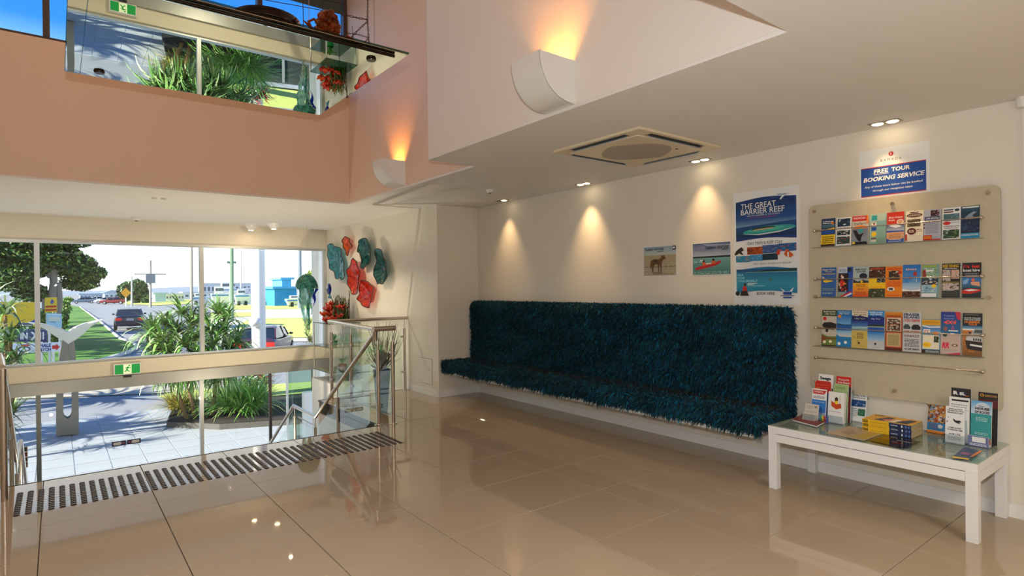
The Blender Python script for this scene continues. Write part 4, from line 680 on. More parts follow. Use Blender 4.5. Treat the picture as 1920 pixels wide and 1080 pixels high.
# ================================================================== white table
tb = thing('display_table', 'low white display table with grey glass top under the brochure rack', 'table', (4.31, 1.59, 0))
TX0, TX1, TY0, TY1, TZ = 4.0, 4.628, .995, 2.20, .452
for x in (TX0, TX1-.058):
    for y in (TY0, TY1-.058): MB().box((x, y, 0), (x+.058, y+.058, TZ-.02)).build('leg', white, tb, bevel=.003)
ap_ = MB()
ap_.box((TX0, TY0+.058, TZ-.115), (TX0+.04, TY1-.058, TZ-.062)); ap_.box((TX1-.04, TY0+.058, TZ-.115), (TX1, TY1-.058, TZ-.062)); ap_.box((TX0+.058, TY0, TZ-.115), (TX1-.058, TY0+.04, TZ-.06)); ap_.box((TX0+.058, TY1-.04, TZ-.115), (TX1-.058, TY1, TZ-.06)); ap_.build('apron', white, tb)
tr_ = MB(); tr_.box((TX0-.001, TY0-.001, TZ-.058), (TX0+.045, TY1+.001, TZ-.008)); tr_.box((TX1-.045, TY0-.001, TZ-.058), (TX1+.001, TY1+.001, TZ-.008)); tr_.box((TX0+.045, TY0-.001, TZ-.058), (TX1-.045, TY0+.04, TZ-.008)); tr_.box((TX0+.045, TY1-.04, TZ-.058), (TX1-.045, TY1+.001, TZ-.008)); tr_.build('top_rail', white, tb, bevel=.002)
MB().box((TX0+.045, TY0+.04, TZ-.045), (TX1-.045, TY1-.04, TZ-.012)).build('under_board', mat('grey_green_board', (.50, .53, .49), .5), tb)
MB().box((TX0-.002, TY0-.004, TZ-.007), (TX1+.002, TY1+.004, TZ)).build('glass_top', glass('table_glass', '#f0f5f1', .9), tb)
TP = TZ+.0006
# standing items: pixel box and the plane they stand on
def stand(xl, xr, yt, yb, items, label, cat='leaflet', X=None, lean=.03, thick=.008, group='leaflets on the white table', z0=None, name='leaflet', yaw=0.):
    zz = TP if z0 is None else z0
    if X is None: X = PZ((xl+xr)/2, yb, zz).x
    a = PX(xl, yb, X); b = PX(xr, yb, X); c = PX((xl+xr)/2, yt, X+lean)
    v = Vector((lean, 0, c.z-zz))
    s = sheet(name, (X, a.y, zz), U, v, a.y-b.y, v.length, items, thick=thick)
    return tag(s, label, cat, group), X, a.y, b.y
def holder(X, ya, yb, h, depth, label, tiers=2):
    t = thing('leaflet_holder', label, 'leaflet holder', (X, (ya+yb)/2, TZ))
    y0, y1 = min(ya, yb)-.006, max(ya, yb)+.006
    MB().box((X-.014, y0, TP), (X+depth, y1, TP+.003)).build('base', acry, t)
    for k in range(tiers):
        xx = X-.012+k*depth/tiers; hh = .055+k*h*.33
        MB().box((xx, y0, TP+.003), (xx+.002, y1, TP+hh)).build('front_lip', acry, t)
    MB().prism([(X+depth-.004, y0, TP+.003), (X+depth+.03, y0, TP+h), (X+depth+.033, y0, TP+h), (X+depth, y0, TP+.003)], (0, y1-y0, 0)).build('back', acry, t)
    return t
# left cluster (nearest the bench)
w1 = [('r', 0, 0, 1, 1, 'w')]
s1, X1, a1, b1 = stand(1551, 1581, 735, 793, w1+[('p', [(.2, .30), (.5, .38), (.8, .36), (.85, .5), (.5, .56), (.2, .46)], '#c8481c'), ('p', [(.4, .2), (.5, .15), (.62, .2), (.6, .34), (.42, .34)], '#4a2818'), ('e', .52, .34, .1, .06, 'y'), ('r', .72, .1, .74, .5, '#8a5a3a'), ('l', .1, .62, .8, .66, 1, 's')], 'thick white leaflet pad with a small orange figure on table', thick=.035)
stand(1521, 1547, 729, 790, w1+[('p', [(.05, .04), (.98, .04), (.85, .16), (.05, .16)], 'r'), ('t', .12, .07, .8, .12, 'THE RENTAL', 'w'), ('l', .08, .22, .9, .30, 2, 'k'), ('g', 0, .34, 1, .72, '#2c7cc8', '#2c6cb8'), ('l', .1, .4, .9, .42, 1, 'w'), ('r', 0, .72, 1, 1, '#8a9cb8')], 'white and blue leaflet with slanted red banner, left table cluster', X=X1-.03)
stand(1507, 1532, 757, 789, [('r', 0, 0, 1, 1, '#c8beb4'), ('l', .1, .1, .6, .3, 2, 's'), ('r', .7, .1, .9, .2, 'a'), ('l', .1, .4, .9, .9, 5, 's')], 'small pale printed card, front left of left table cluster', X=X1-.075)
stand(1503, 1527, 774, 794, [('r', 0, 0, 1, 1, '#c8c0b8'), ('l', .1, .15, .9, .8, 4, 's')], 'tiny pale business cards in front of left table cluster', X=X1-.10, thick=.012)
stand(1566, 1594, 706, 790, [('r', 0, 0, 1, .22, 'r'), ('t', .15, .05, .85, .09, 'Fireworks', 'w'), ('t', .1, .11, .9, .16, 'at Sea Museum', 'w'), ('r', 0, .22, 1, .4, 'd'), ('r', 0, .4, 1, 1, 'm')], 'tall red topped leaflet at the back of left table cluster', X=X1+.10)
stand(1561, 1588, 720, 790, [('r', 0, 0, 1, 1, '#9cba7c'), ('l', .15, .06, .8, .14, 2, 'g'), ('l', .1, .2, .95, .28, 2, 'g'), ('r', .05, .32, .95, .36, 'y')], 'pale green leaflet in left table cluster', X=X1+.06)
stand(1533, 1560, 702, 790, w1+[('t', .08, .05, .85, .14, 'Seega', 'k', 0, .05), ('t', .25, .16, .75, .2, 'Boat & Kart', 'k'), ('r', 0, .3, 1, 1, 'd')], 'tallest white leaflet with black title at back of left table cluster', X=X1+.08)
stand(1526, 1556, 714, 790, [('p', [(0, .06), (.06, 0), (.94, 0), (1, .06), (1, .3), (0, .3)], '#c02818'), ('l', .1, .08, .85, .2, 2, '#d84a34'), ('p', [(0, .2), (.3, .18), (.35, .3), (0, .3)], 'o'), ('r', 0, .3, 1, 1, '#2c5484')], 'leaflet with rounded red top in left table cluster', X=X1+.03)
holder(X1-.085, PX(1505, 790, X1-.08).y, PX(1533, 790, X1-.08).y, .14, .14, 'clear tiered leaflet holder at left end of the table')
holder(X1-.012, a1, b1, .22, .15, 'clear tiered leaflet holder behind the thick white leaflet pad')
gk = thing('small_card_box', 'small open box of coloured cards, middle of left table cluster', 'card box', (X1-.03, PX(1545, 780, X1).y, TP))
yq = PX(1541, 780, X1-.03).y
for i, c_ in enumerate(('#3aa08c', '#d8c040', '#c85028', '#8a5a8c', '#4a70b0')): MB().box((X1-.055-.002*i, yq-.012*i-.010, TP+.001), (X1-.05-.002*i, yq-.012*i, TP+.05), lin(c_)).build('card', ink, gk)
MB().box((X1-.07, yq-.062, TP), (X1-.068, yq+.006, TP+.03)).build('front_lip', acry, gk)
bk = thing('magazine_pile', 'two thin magazines with red covers lying at left end of table', 'magazines', PZ(1518, 795, TP))
c0 = [PZ(x, y, TP+.006) for x, y in ((1486, 787), (1531, 799), (1551, 789), (1508, 776))]
MB().prism([tuple(p) for p in c0], (0, 0, -.0062)).build('magazine', paper, bk)
part(MB().prism([(p.x, p.y, TP+.0065) for p in c0], (0, 0, .003), lin('#7a2c28')).build('magazine', ink, bk), 'dark red cover')
# wire stand leaflet
s2, X2, a2, b2 = stand(1592, 1622, 735, 790, w1+[('t', .1, .07, .9, .15, 'WHALE SONG', 'n', 0, .03), ('l', .1, .17, .9, .22, 1, 'k'), ('m', .06, .27, .95, .50, ['#1c4a84', '#3a7ab0', '#14305c', '#c8d4dc'], 9, 41), ('m', .5, .56, .95, .80, ['#2c6c4c', '#8aa8a0', '#1c4a3c'], 7, 42), ('l', .06, .55, .45, .85, 5, 's')], 'white leaflet with two blue sea photos leaning on a wire easel', lean=.05)
def easel(X, ya, yb, h, label):
    t = thing('wire_easel', label, 'leaflet stand', (X, (ya+yb)/2, TZ)); ym = (ya+yb)/2
    b_ = MB()
    for s in (1, -1):
        ye = ya+.006 if s > 0 else yb-.006
        b_.tube([(X-.02, ye, TP+.012), (X-.025, ye, TP+.003), (X+.01, ye, TP+.003), (X+.045, ym+s*.02, TP+h*.5), (X+.045, ye, TP+h*.85), (X+.02, ye, TP+h*.92)], .002, 6)
    b_.tube([(X+.012, ya, TP+.003), (X+.012, yb, TP+.003)], .002, 6); b_.tube([(X+.05, ym, TP+h*.5), (X+.12, ym, TP+.003)], .002, 6)
    b_.build('wire_frame', dark, t, smooth=True); return t
easel(X2, a2, b2, .2, 'small black wire easel left of the stacked phone books')
# three phone books
pb = [PZ(x, y, TP) for x, y in ((1620, 806), (1706, 824))]
bdir = Vector((0, -1, 0)); X3 = (pb[0].x+pb[1].x)/2; by1, by0 = pb[0].y, pb[1].y
for k in range(3):
    z = TP+.0275*k+.0003; t = thing('phone_book', ['bottom', 'middle', 'top'][k]+' thick phone book of the three stacked, yellow and navy spine', 'book', (X3, (by0+by1)/2, z), 'phone books stacked on the white table')
    dx = (0, .004, -.002)[k]
    MB().box((X3+.003+dx, by0+.002, z+.001), (X3+.205+dx, by1-.002, z+.026)).build('pages', mat('newsprint', '#b8a888', .8, noise=.12, scale=90), t)
    cv = MB(); ys_ = by1-(by1-by0)*.56
    cv.box((X3+dx, ys_, z), (X3+.0028+dx, by1, z+.027), lin('#e8b81c')); cv.box((X3+dx, by0, z), (X3+.0028+dx, ys_, z+.027), lin('#1c2c54')); cv.box((X3+.0028+dx, by0, z), (X3+.207+dx, by1, z+.0009), lin('#e8b81c')); cv.box((X3+.0028+dx, by0, z+.0261), (X3+.207+dx, by1, z+.027), lin('#d8a418'))
    cv.build('cover', ink, t)
    sheet('spine_print', (X3+dx-.0002, by1, z), U, V, by1-by0, .027, [('r', 0, 0, .56, 1, '#e8b81c'), ('r', .56, 0, 1, 1, '#1c2c54'), ('r', .01, .2, .12, .8, 'k'), ('t', .02, .35, .11, .65, 'BOOK', 'y'), ('l', .18, .35, .5, .7, 2, '#a8841c'), ('t', .6, .35, .74, .65, 'LOCAL', 'w'), ('e', .82, .5, .015, .3, 'w'), ('e', .9, .5, .02, .3, '#5a7ab8'), ('e', .96, .5, .015, .3, '#5a7ab8')], parent=t, thick=.0001)
    if k == 2: sheet('cover_print', (X3+.004, by1-.003, z+.0272), U, (1, 0, 0), by1-by0-.006, .20, [('r', 0, 0, 1, 1, '#d8a418'), ('p', [(.2, .9), (.35, .2), (.5, .2), (.42, .9)], 'n'), ('p', [(.3, .6), (.9, .3), (.95, .5), (.4, .8)], '#c86a5a'), ('p', [(.62, .9), (.8, .2), (.95, .2), (.9, .9)], 'n'), ('p', [(.5, .9), (.6, .4), (.7, .4), (.66, .9)], 'c'), ('t', .05, .08, .25, .3, '09', 'k')], parent=t, thick=.0001)
# flat sheets
def flat(px, lab, col, name='flyer', glossy=False, th=.0015, items=None, kindm='leaflet', z=TP):
    P = [PZ(x, y, z+th) for x, y in px]
    b_ = MB().prism([tuple(p) for p in P], (0, 0, -th), lin(col)); o = b_.build(name, inkg if glossy else ink)
    if items:
        a_ = MB()
        def bl(u, v, k): q = P[0]*(1-u)*(1-v)+P[1]*u*(1-v)+P[2]*u*v+P[3]*(1-u)*v; return (q.x, q.y, q.z+.0003*(k+1))
        for k_, (pts, c_) in enumerate(items): a_.add([bl(*p, k_) for p in pts], [tuple(range(len(pts)))], cc(c_))
        a_.build('print', inkg if glossy else ink, o)
    return tag(o, lab, kindm)
flat([(1548, 812), (1620, 826), (1657, 812), (1592, 799)], 'beige map booklet lying flat in front of the phone books', '#b0a084', items=[([(.05, .05), (.95, .05), (.95, .95), (.05, .95)], '#b09c7c'), ([(.6, .1), (.95, .1), (.95, .9), (.7, .8)], '#b0984c'), ([(.2, .3), (.5, .2), (.55, .5), (.3, .7)], '#98866c')])
flat([(1628, 826), (1693, 840), (1726, 828), (1664, 815)], 'dark glossy magazine lying flat before the phone books', '#1c140e', glossy=True, items=[([(.02, .02), (.35, .02), (.35, .98), (.02, .98)], '#4a380c'), ([(.5, .3), (.8, .32), (.8, .42), (.5, .4)], '#8a2c1c'), ([(.5, .6), (.9, .62), (.9, .68), (.5, .66)], '#a8a090')])  # dark yellow block and red bar paint in the books' reflection
flat([(1784, 858), (1815, 862), (1842, 846), (1808, 838)], 'small blue and yellow leaflets lying flat at right end of table', '#3a5074', items=[([(0, 0), (1, 0), (1, .12), (0, .12)], 'y'), ([(.85, .3), (1, .3), (1, 1), (.85, 1)], 'o'), ([(.2, .4), (.7, .4), (.7, .6), (.2, .6)], '#9a5a7a')])
# right cluster
s4, X4, a4, b4 = stand(1738, 1771, 752, 812, [('m', 0, 0, 1, .68, ['#c8782c', '#a8341c', '#dcd4c8', '#3a4a5c', '#e8b04a', '#5a3020', '#8a9cac'], 46, 43), ('r', .02, .02, .35, .14, 'o'), ('g', 0, .68, 1, .92, '#3a8cc0', '#2c74a8'), ('t', .15, .72, .6, .78, 'FAMILY', '#7a4a6a', 0, .03), ('t', .1, .80, .6, .86, 'PLAY CENTRE', '#7a4a6a', 0, .03), ('e', .75, .78, .14, .06, 'w'), ('r', 0, .93, 1, 1, 'o')], 'orange and blue photo collage leaflet on black wire easel', lean=.04)
easel(X4, a4, b4, .2, 'small black wire easel right of the stacked phone books')
s5, X5, a5, b5 = stand(1772, 1808, 763, 831, w1+[('t', .15, .04, .9, .075, 'Animal Park', 'k', 0, .04), ('t', .08, .09, .95, .125, 'THE DINGOES & ROO', 'k', 0, .04), ('t', .1, .145, .9, .18, 'RESCUE SANCTUARY', 'k', 0, .04), ('p', [(.4, .32), (.55, .37), (.75, .36), (.85, .4), (.7, .42), (.8, .46), (.6, .44), (.5, .42), (.42, .38)], 'k'), ('e', .15, .3, .03, .02, 's'), ('e', .1, .42, .03, .02, 'm'), ('t', .15, .56, .85, .6, 'COME ALONG', 'k', 0, .03), ('t', .1, .62, .9, .655, 'TO FEEDING TIME', 'k', 0, .03), ('t', .2, .73, .8, .77, '4128 1733', 'k', 0, .02), ('l', .15, .82, .85, .92, 3, 's')], 'white leaflet with black lettering and a small animal drawing', lean=.02)
stand(1779, 1817, 745, 830, w1+[('r', .12, .05, .95, .09, 'k'), ('l', .1, .14, .9, .3, 3, 's')], 'white leaflet standing behind the animal drawing leaflet', X=X5+.05, lean=.02)
stand(1783, 1820, 728, 830, [('r', 0, 0, 1, 1, 'k'), ('t', .1, .06, .36, .13, 'R', 'w', 0, .05), ('e', .55, .1, .2, .03, '#3a2c6c'), ('t', .42, .07, .72, .13, 'SL', 'w', 0, .05), ('r', .7, .13, .9, .14, 'o')], 'tallest black leaflet at the back of right table cluster', X=X5+.085, lean=.02)
s6, X6, a6, b6 = stand(1819, 1858, 752, 836, [('g', 0, 0, 1, .30, '#4a9cd0', '#c8d8e4'), ('e', .55, .16, .36, .13, '#c0d0dc'), ('t', .35, .1, .6, .13, 'The', 'k'), ('t', .2, .14, .9, .2, 'HOUSE', '#3c2420', 0, .06), ('t', .18, .22, .9, .28, 'OF ROCKS', '#3c2420', 0, .05), ('r', 0, .29, 1, .82, lin('#2c9494')), ('l', .25, .36, .8, .46, 3, 'e'), ('l', .2, .7, .85, .76, 2, 'e'), ('m', .02, .82, .98, .95, ['#c85a1c', '#8a2c10', '#e09a4a', '#5a2414'], 10, 44), ('r', .15, .93, .8, 1, 'w')], 'teal leaflet with white dome top in clear holder, right end', lean=.035)
stand(1833, 1870, 736, 836, [('r', 0, 0, 1, 1, '#1c1412'), ('e', .18, .06, .1, .03, '#d8a03c'), ('e', .18, .06, .06, .018, '#1c1412'), ('t', .32, .045, .95, .085, 'GEMSTONES', '#b88a3c', 0, .02), ('r', 0, .14, 1, .3, '#5a1c18')], 'black and gold leaflet at the back, right end of table', X=X6+.07, lean=.03)
stand(1815, 1854, 818, 839, [('r', 0, 0, 1, 1, '#6a74a0'), ('r', .2, .1, .85, .6, 'w'), ('l', .1, .7, .9, .95, 2, 'w')], 'small lilac card at the foot of the teal leaflet', X=X6-.03, lean=.0)
holder(X5-.010, a5, b5, .27, .11, 'clear leaflet holder behind the animal drawing leaflet')
holder(X6-.012, a6, b6, .25, .10, 'clear leaflet holder at the right end of the table')
# ================================================================== suspended mirror platform in the void
ZM = 3.02
mir = mat('mirror_underside', (.74, .80, .74), .004, metal=1., noise=0)
q0, q1, q2 = PZ(122, 135, ZM), PZ(600, 215, ZM), PZ(765, 103, ZM)
MX0, MX1, MY1, MY0 = q0.x, (q1.x+q2.x)/2, (q0.y+q1.y)/2, q2.y
mp = thing('mirror_platform', 'suspended glass platform with mirrored underside hanging in the stairwell void', 'hanging platform', (MX1, MY1, ZM))
sx_ = MX0+.085
MB().box((sx_+.002, MY0, ZM), (MX1, MY1, ZM+.004)).build('mirror_panel', mir, mp)
MB().box((MX0, MY0, ZM), (sx_-.002, MY1, ZM+.004)).build('mirror_strip', mir, mp)
MB().box((MX0-.004, MY0-.004, ZM+.005), (MX1+.004, MY1+.004, ZM+.016)).build('glass_sheet', greeng, mp)
part(MB().tube([(MX0, MY0+.045, ZM-.012), (MX1-.08, MY0+.045, ZM-.012)], .011, 12).build('edge_tube', mat('dark_chrome', '#3a3430', .12, metal=1.), mp, smooth=True), 'dark chrome tube')
for x, y in (((PZ(186, 134, ZM).x), PZ(186, 134, ZM).y), ((PZ(696, 110, ZM).x), PZ(696, 110, ZM).y)):
    f_ = MB().lathe([(.001, -.014), (.030, -.014), (.034, -.004), (.034, 0)], 18, (x, y, ZM)); f_.build('fixing_disc', mat('dark_chrome', '', 0), mp, smooth=True)
for x in (MX0+.15, MX1-.15):
    for y in (MY0+.2, MY1-.2): MB().tube([(x, y, ZM+.016), (x, y, ZT)], .0025, 6).build('hanging_cable', steel, mp)
# glass art on the platform
amber = glass('amber_glass', '#c8641c', .9, diff=.55, dcol='#b8581c')
darkred = glass('dark_red_glass', '#5a1410', .9, diff=.6, dcol='#2c100c')
bw = PY(500, 30, MY0+.35); zt = ZM+.017
b_ = MB().lathe([(.001, .004), (.10, .004), (.17, .05), (.20, .105), (.195, .105), (.16, .055), (.09, .012), (.001, .012)], 32, (PY(500, 40, MY0+.30).x, MY0+.30, zt))
o_ = b_.build('glass_bowl', darkred, smooth='all'); tag(o_, 'dark red shallow glass bowl on the hanging platform', 'glass bowl')
d_ = MB()
for i in range(9):
    a = rnd.uniform(0, 6.28); d_.ell((PY(500, 40, MY0+.30).x+.17*math.cos(a), MY0+.30+.17*math.sin(a), zt+.07+.03*rnd.random()), (.012, .012, .01), 8, 5)
d_.build('red_dot', mat('red_glass_dot', '#c01c1c', .15), o_, smooth='all')
v0 = PY(615, 95, MY0+.22)
vt = thing('glass_fish_vase', 'knobbly amber glass sculpture with a curled handle on the platform', 'glass sculpture', (v0.x, v0.y, zt))
b_ = MB()
for i in range(46):
    t_ = i/46; a = i*2.4; rr0 = .062*math.sin(math.pi*(.12+.8*t_))**.7
    b_.ell((v0.x+rr0*math.cos(a), v0.y+rr0*math.sin(a), zt+.02+t_*.20), (.026, .026, .022), 8, 6)
b_.build('body', amber, vt, smooth='all')
h_ = MB().tube([(v0.x-.05, v0.y, zt+.06), (v0.x-.11, v0.y, zt+.09), (v0.x-.125, v0.y, zt+.13), (v0.x-.09, v0.y, zt+.155), (v0.x-.06, v0.y, zt+.13)], [.012, .012, .01, .009, .006], 8)
h_.tube([(v0.x-.115, v0.y, zt+.10), (v0.x-.16, v0.y, zt+.13)], [.012, .003], 8); h_.build('handle', amber, vt, smooth='all')
part(MB().ell((v0.x+.02, v0.y-.03, zt+.02), (.05, .04, .022), 12, 8).build('foot', mat('red_glass_dot', '', 0), vt, smooth='all'), 'red glass foot')
r0 = PY(652, 110, MY0+.12); o_ = MB().ell((r0.x, r0.y, zt+.025), (.045, .03, .03), 12, 8, jit=.12).build('red_glass_shell', glass('red_glass', '#d8341c', .9, diff=.6, dcol='#d03a20'), smooth='all'); tag(o_, 'small red glass shell at right corner of the platform', 'glass sculpture')
wf = thing('twisted_wire_frame', 'twisted rusty wire lattice standing on the right end of platform', 'wire sculpture', (MX1-.25, MY0+.1, zt))
wm_ = mat('rusty_wire', '#4a3028', .4, metal=.5)
def wire(pxs, r=.003, Y=MY0+.12, tw=True):
    P = [PY(x, y, Y) for x, y in pxs]; m_ = MB()
    if tw:
        for ph in (0, math.pi):
            pts = []
            for a, b in zip(P, P[1:]):
                n = max(4, int((b-a).length/.012)); d = (b-a).normalized(); A = d.orthogonal().normalized(); B = d.cross(A)
                for i in range(n): an = i*.9+ph; pts.append(a+(b-a)*(i/n)+(A*math.cos(an)+B*math.sin(an))*r*1.1)
            pts.append(P[-1]); m_.tube(pts, r*.6, 5)
    else: m_.tube(P, r, 6)
    m_.build('wire', wm_, wf, smooth='all')
wire([(690, -30), (689, 38), (692, 86)], .004); wire([(639, 27), (655, 30), (672, 34), (690, 37)], .0045); wire([(690, 40), (676, 52), (658, 71)], .004); wire([(692, 70), (682, 81)], .003)
wire([(648, 62), (672, 65), (692, 71)], .003); wire([(660, 48), (663, 76)], .002, tw=False)
# cable net across the clerestory
cn = thing('cable_net', 'thin steel cables strung before the high blue window', 'cables', (2.2, FY-.4, 4.6))
def cab(p, q):
    a, b = PY(*p, FY-.3), PY(*q, FY-.3); MB().tube([a, b], .0045, 6).build('cable', wm_, cn, smooth='all')
cab((455, -8), (640, 26)); cab((470, 26), (640, 62)); cab((567, -30), (569, 54)); cab((604, -30), (606, 30)); cab((400, -40), (640, 6))
# ================================================================== jellyfish, petals, coral
teal = glass('teal_art_glass', '#3a8a84', .9, diff=.72, dcol='#4aa294', hi=1.3)
teal2 = glass('pale_teal_glass', '#c4ece8', .9, diff=.5, dcol='#d0f0ec', lo=.6, hi=1.1)
bluea = glass('blue_art_glass', '#2c4cc0', .9, diff=.6, dcol='#2440b0')
jx, jy = 3.408, 10.15
jt = thing('glass_jellyfish', 'hanging teal glass jellyfish with trailing tentacles in front of window', 'glass sculpture', (jx, jy, 1.45))
def jf(r, z, a): return r*(1+.05*math.sin(3*a)), z+.012*math.sin(5*a)*(r/.19)
JB = MB().lathe([(.001, .255), (.06, .245), (.115, .205), (.16, .145), (.185, .07), (.188, .03), (.17, .0), (.14, .01), (.15, .04), (.12, .12), (.05, .2), (.001, .21)], 32, (jx, jy, 1.46), fn=jf)
JB.build('bell', teal, jt, smooth='all')
def tent(dx, dy, z0, L, w, m, ph, nm='tentacle'):
    pts = []; n = 16; mb = MB(); V_ = []
    for i in range(n+1):
        t = i/n; x = jx+dx*(1-.35*t)+.018*math.sin(9*t+ph); y = jy+dy*(1-.3*t)+.018*math.cos(8*t+ph); z = z0-L*t; ww = w*(1-.6*t)*(1+.35*math.sin(12*t+ph)); a = ph+2.2*t
        V_ += [(x-ww*math.cos(a), y-ww*math.sin(a), z), (x+ww*math.cos(a), y+ww*math.sin(a), z)]
    mb.add(V_, [(2*i, 2*i+1, 2*i+3, 2*i+2) for i in range(n)]); mb.build(nm, m, jt, smooth='all', fixn=False)
for i in range(16):
    a = i*2.4; r = .03+.11*((i*7) % 10)/10
    tent(r*math.cos(a), r*math.sin(a), 1.50, rnd.uniform(.38, .78), rnd.uniform(.018, .04), teal2 if i % 5 else teal, i*1.3)
for dx, L in ((-.15, .42), (-.13, .3)): tent(dx, 0, 1.50, L, .03, teal, 2+dx*9)
for dx in (.135, .15): tent(dx, -.02, 1.46, .33, .022, bluea, 1.+dx*8)
pw = glass('pale_frosted_glass', '#dce8d8', .9, diff=.5, dcol='#c0ccb8')
for i in range(6): tent(.04*math.cos(i), .04*math.sin(i), .95, rnd.uniform(.2, .30), .03, pw, i*1.1)
MB().tube([(jx, jy, 1.71), (jx, jy, ZC)], .002, 6).build('cord', steel, jt)
def petal(pts, X, label, m, off=.09, rimc=dark, name='glass_petal'):
    z6 = 6.75
    P = [PX(600+x/z6, 430+y/z6, X) for x, y in pts]
    # smooth the outline
    n = len(P); Q = []
    for i in range(n):
        a, b, c, d = P[i-1], P[i], P[(i+1) % n], P[(i+2) % n]
        for k in range(4):
            t = k/4; Q.append(.5*((2*b)+(c-a)*t+(2*a-5*b+4*c-d)*t*t+(3*b-a-3*c+d)*t**3))
    cen = sum(Q, Vector())/len(Q); N_ = len(Q); mb = MB(); V_ = []; rings = 7
    for r in range(rings+1):
        s = r/rings
        for i, q in enumerate(Q):
            p = cen+(q-cen)*s; w_ = .010*math.sin(i*.9)*s*s
            V_.append((XP-.02-off*(s**1.8)*.9-w_-.01*math.sin(s*9+i*.3)*.4*s, p.y, p.z))
    F_ = [(r*N_+i, r*N_+(i+1) % N_, (r+1)*N_+(i+1) % N_, (r+1)*N_+i) for r in range(rings) for i in range(N_)]
    mb.add(V_, F_); o = mb.build(name, m, smooth='all', fixn=False)
    rim = [Vector(v) for v in V_[-N_:]]; rim.append(rim[0]); MB().tube(rim, .0075, 6, cap=False).build('dark_rim', mat('petal_rim', '#3a2420', .2), o, smooth='all')
    MB().tube([(XP-.001, cen.y, cen.z), (XP-.022, cen.y, cen.z)], .02, 12).build('wall_mount', steel, o, smooth=True)
    return tag(o, label, 'glass wall sculpture', 'glass petals on the cream wall')
redg = glass('orange_red_glass', '#e8401c', .9, diff=.72, dcol='#e03c20')
orag = glass('orange_glass', '#f0641c', .9, diff=.7, dcol='#ec5a1c')
bteal = glass('bright_teal_glass', '#3c98a4', .9, diff=.72, dcol='#3a9cb0')
dteal = glass('deep_teal_glass', '#2c6c6c', .9, diff=.72, dcol='#2a6a6c')
petal([(90, 215), (135, 180), (175, 215), (250, 240), (270, 330), (290, 420), (300, 530), (275, 635), (240, 610), (205, 625), (170, 540), (120, 490), (95, 380), (90, 290)], 3.88, 'large bright teal glass petal nearest the window', bteal)
petal([(310, 90), (350, 110), (375, 160), (400, 215), (365, 270), (340, 335), (325, 290), (300, 250), (285, 190), (280, 150)], 3.90, 'smallest orange glass petal at the top of the group', orag, .07)
petal([(480, 160), (545, 110), (600, 145), (625, 230), (640, 330), (610, 430), (560, 480), (520, 500), (505, 440), (520, 360), (490, 300), (470, 270)], 3.88, 'grey teal glass petal, upper middle of the group', dteal)
petal([(690, 265), (745, 250), (790, 330), (820, 420), (838, 520), (830, 620), (790, 690), (740, 685), (715, 690), (690, 600), (668, 540), (690, 480), (700, 380)], 3.88, 'dark teal glass petal farthest from the window', dteal)
petal([(410, 365), (445, 405), (465, 450), (490, 530), (485, 620), (470, 690), (465, 790), (410, 825), (375, 770), (350, 700), (340, 600), (335, 520), (370, 450)], 3.86, 'tall narrow red glass petal in the centre', redg, .11)
petal([(500, 650), (560, 655), (610, 680), (655, 735), (660, 800), (635, 880), (610, 990), (545, 980), (500, 930), (465, 885), (485, 820), (485, 750)], 3.88, 'broad red glass petal, lowest of the group', redg, .08)
# coral arrangement on a glass plinth
cx, cy, cz = 3.70, 9.62, .905
ct = thing('glass_coral', 'cluster of red and green glass coral beside the window', 'glass sculpture', (cx, cy, cz))
co = mat('coral_red', '#c8301c', .2, noise=.25, scale=30, coat=.5); cg = mat('coral_green', '#3a4a18', .25, noise=.4, scale=30, coat=.4); cy_ = mat('coral_yellow', '#9a8a2c', .25, noise=.3, scale=30, coat=.4)
for i in range(26):
    a = i*2.4; rr0 = (.05+.15*(i % 5)/5)*(1 if i < 14 else .75); ox, oy, oz = rr0*math.cos(a), rr0*math.sin(a)*1.5, .04+.09*((i*3) % 4)/3+(.11 if i >= 14 else 0)+(.07 if i > 21 else 0)
    def jf2(r, z, a_, i=i): return r*(1+.22*math.sin(5*a_+i)), z+.02*math.sin(4*a_+i)*(r/.07)
    MB().lathe([(.008, -.05), (.03, -.02), (.055, .0), (.075, .03), (.06, .022), (.02, -.005), (.001, -.01)], 20, (cx+ox, cy+oy, cz+oz), fn=jf2).build('cup_coral', co if i % 3 else mat('coral_orange', '#d8501c', .2, noise=.2, scale=30, coat=.5), ct, smooth='all')
g_ = MB()
for i in range(60):
    a = rnd.uniform(0, 6.28); r = rnd.uniform(0, .13); h = rnd.uniform(.2, .46); x, y = cx+.05+r*math.cos(a), cy-.1+r*math.sin(a)
    g_.tube([(x, y, cz), (x+rnd.uniform(-.03, .03), y+rnd.uniform(-.03, .03), cz+h*.5), (x+rnd.uniform(-.07, .07), y+rnd.uniform(-.07, .07), cz+h)], [.016, .011, .003], 6)
g_.build('green_fronds', cg, ct, smooth='all')
g_ = MB()
for i in range(16):
    a = rnd.uniform(0, 6.28); x, y = cx+.04, cy-.06; h = rnd.uniform(.3, .47)
    g_.tube([(x, y, cz+.1), (x+.05*math.cos(a), y+.05*math.sin(a), cz+h*.6), (x+.11*math.cos(a), y+.11*math.sin(a), cz+h)], [.008, .007, .003], 6)
g_.build('branching_coral', cy_, ct, smooth='all')
part(MB().tube([(cx+.12, cy-.30, cz-.02), (cx+.12, cy-.30, cz+.52)], .006, 8).build('support_rod', mat('rusty_wire', '', 0), ct), 'thin brown support rod')
fp = PX(617, 542, 3.80)
ft = thing('glass_fish', 'small blue and white glass fish above the coral', 'glass sculpture', fp)
MB().ell(fp, (.03, .085, .10), 14, 10).build('body', bluea, ft, smooth='all')
MB().prism([(fp.x, fp.y-.02, fp.z-.07), (fp.x, fp.y-.10, fp.z-.17), (fp.x, fp.y+.07, fp.z-.16)], (.012, 0, 0)).build('tail', bteal, ft)
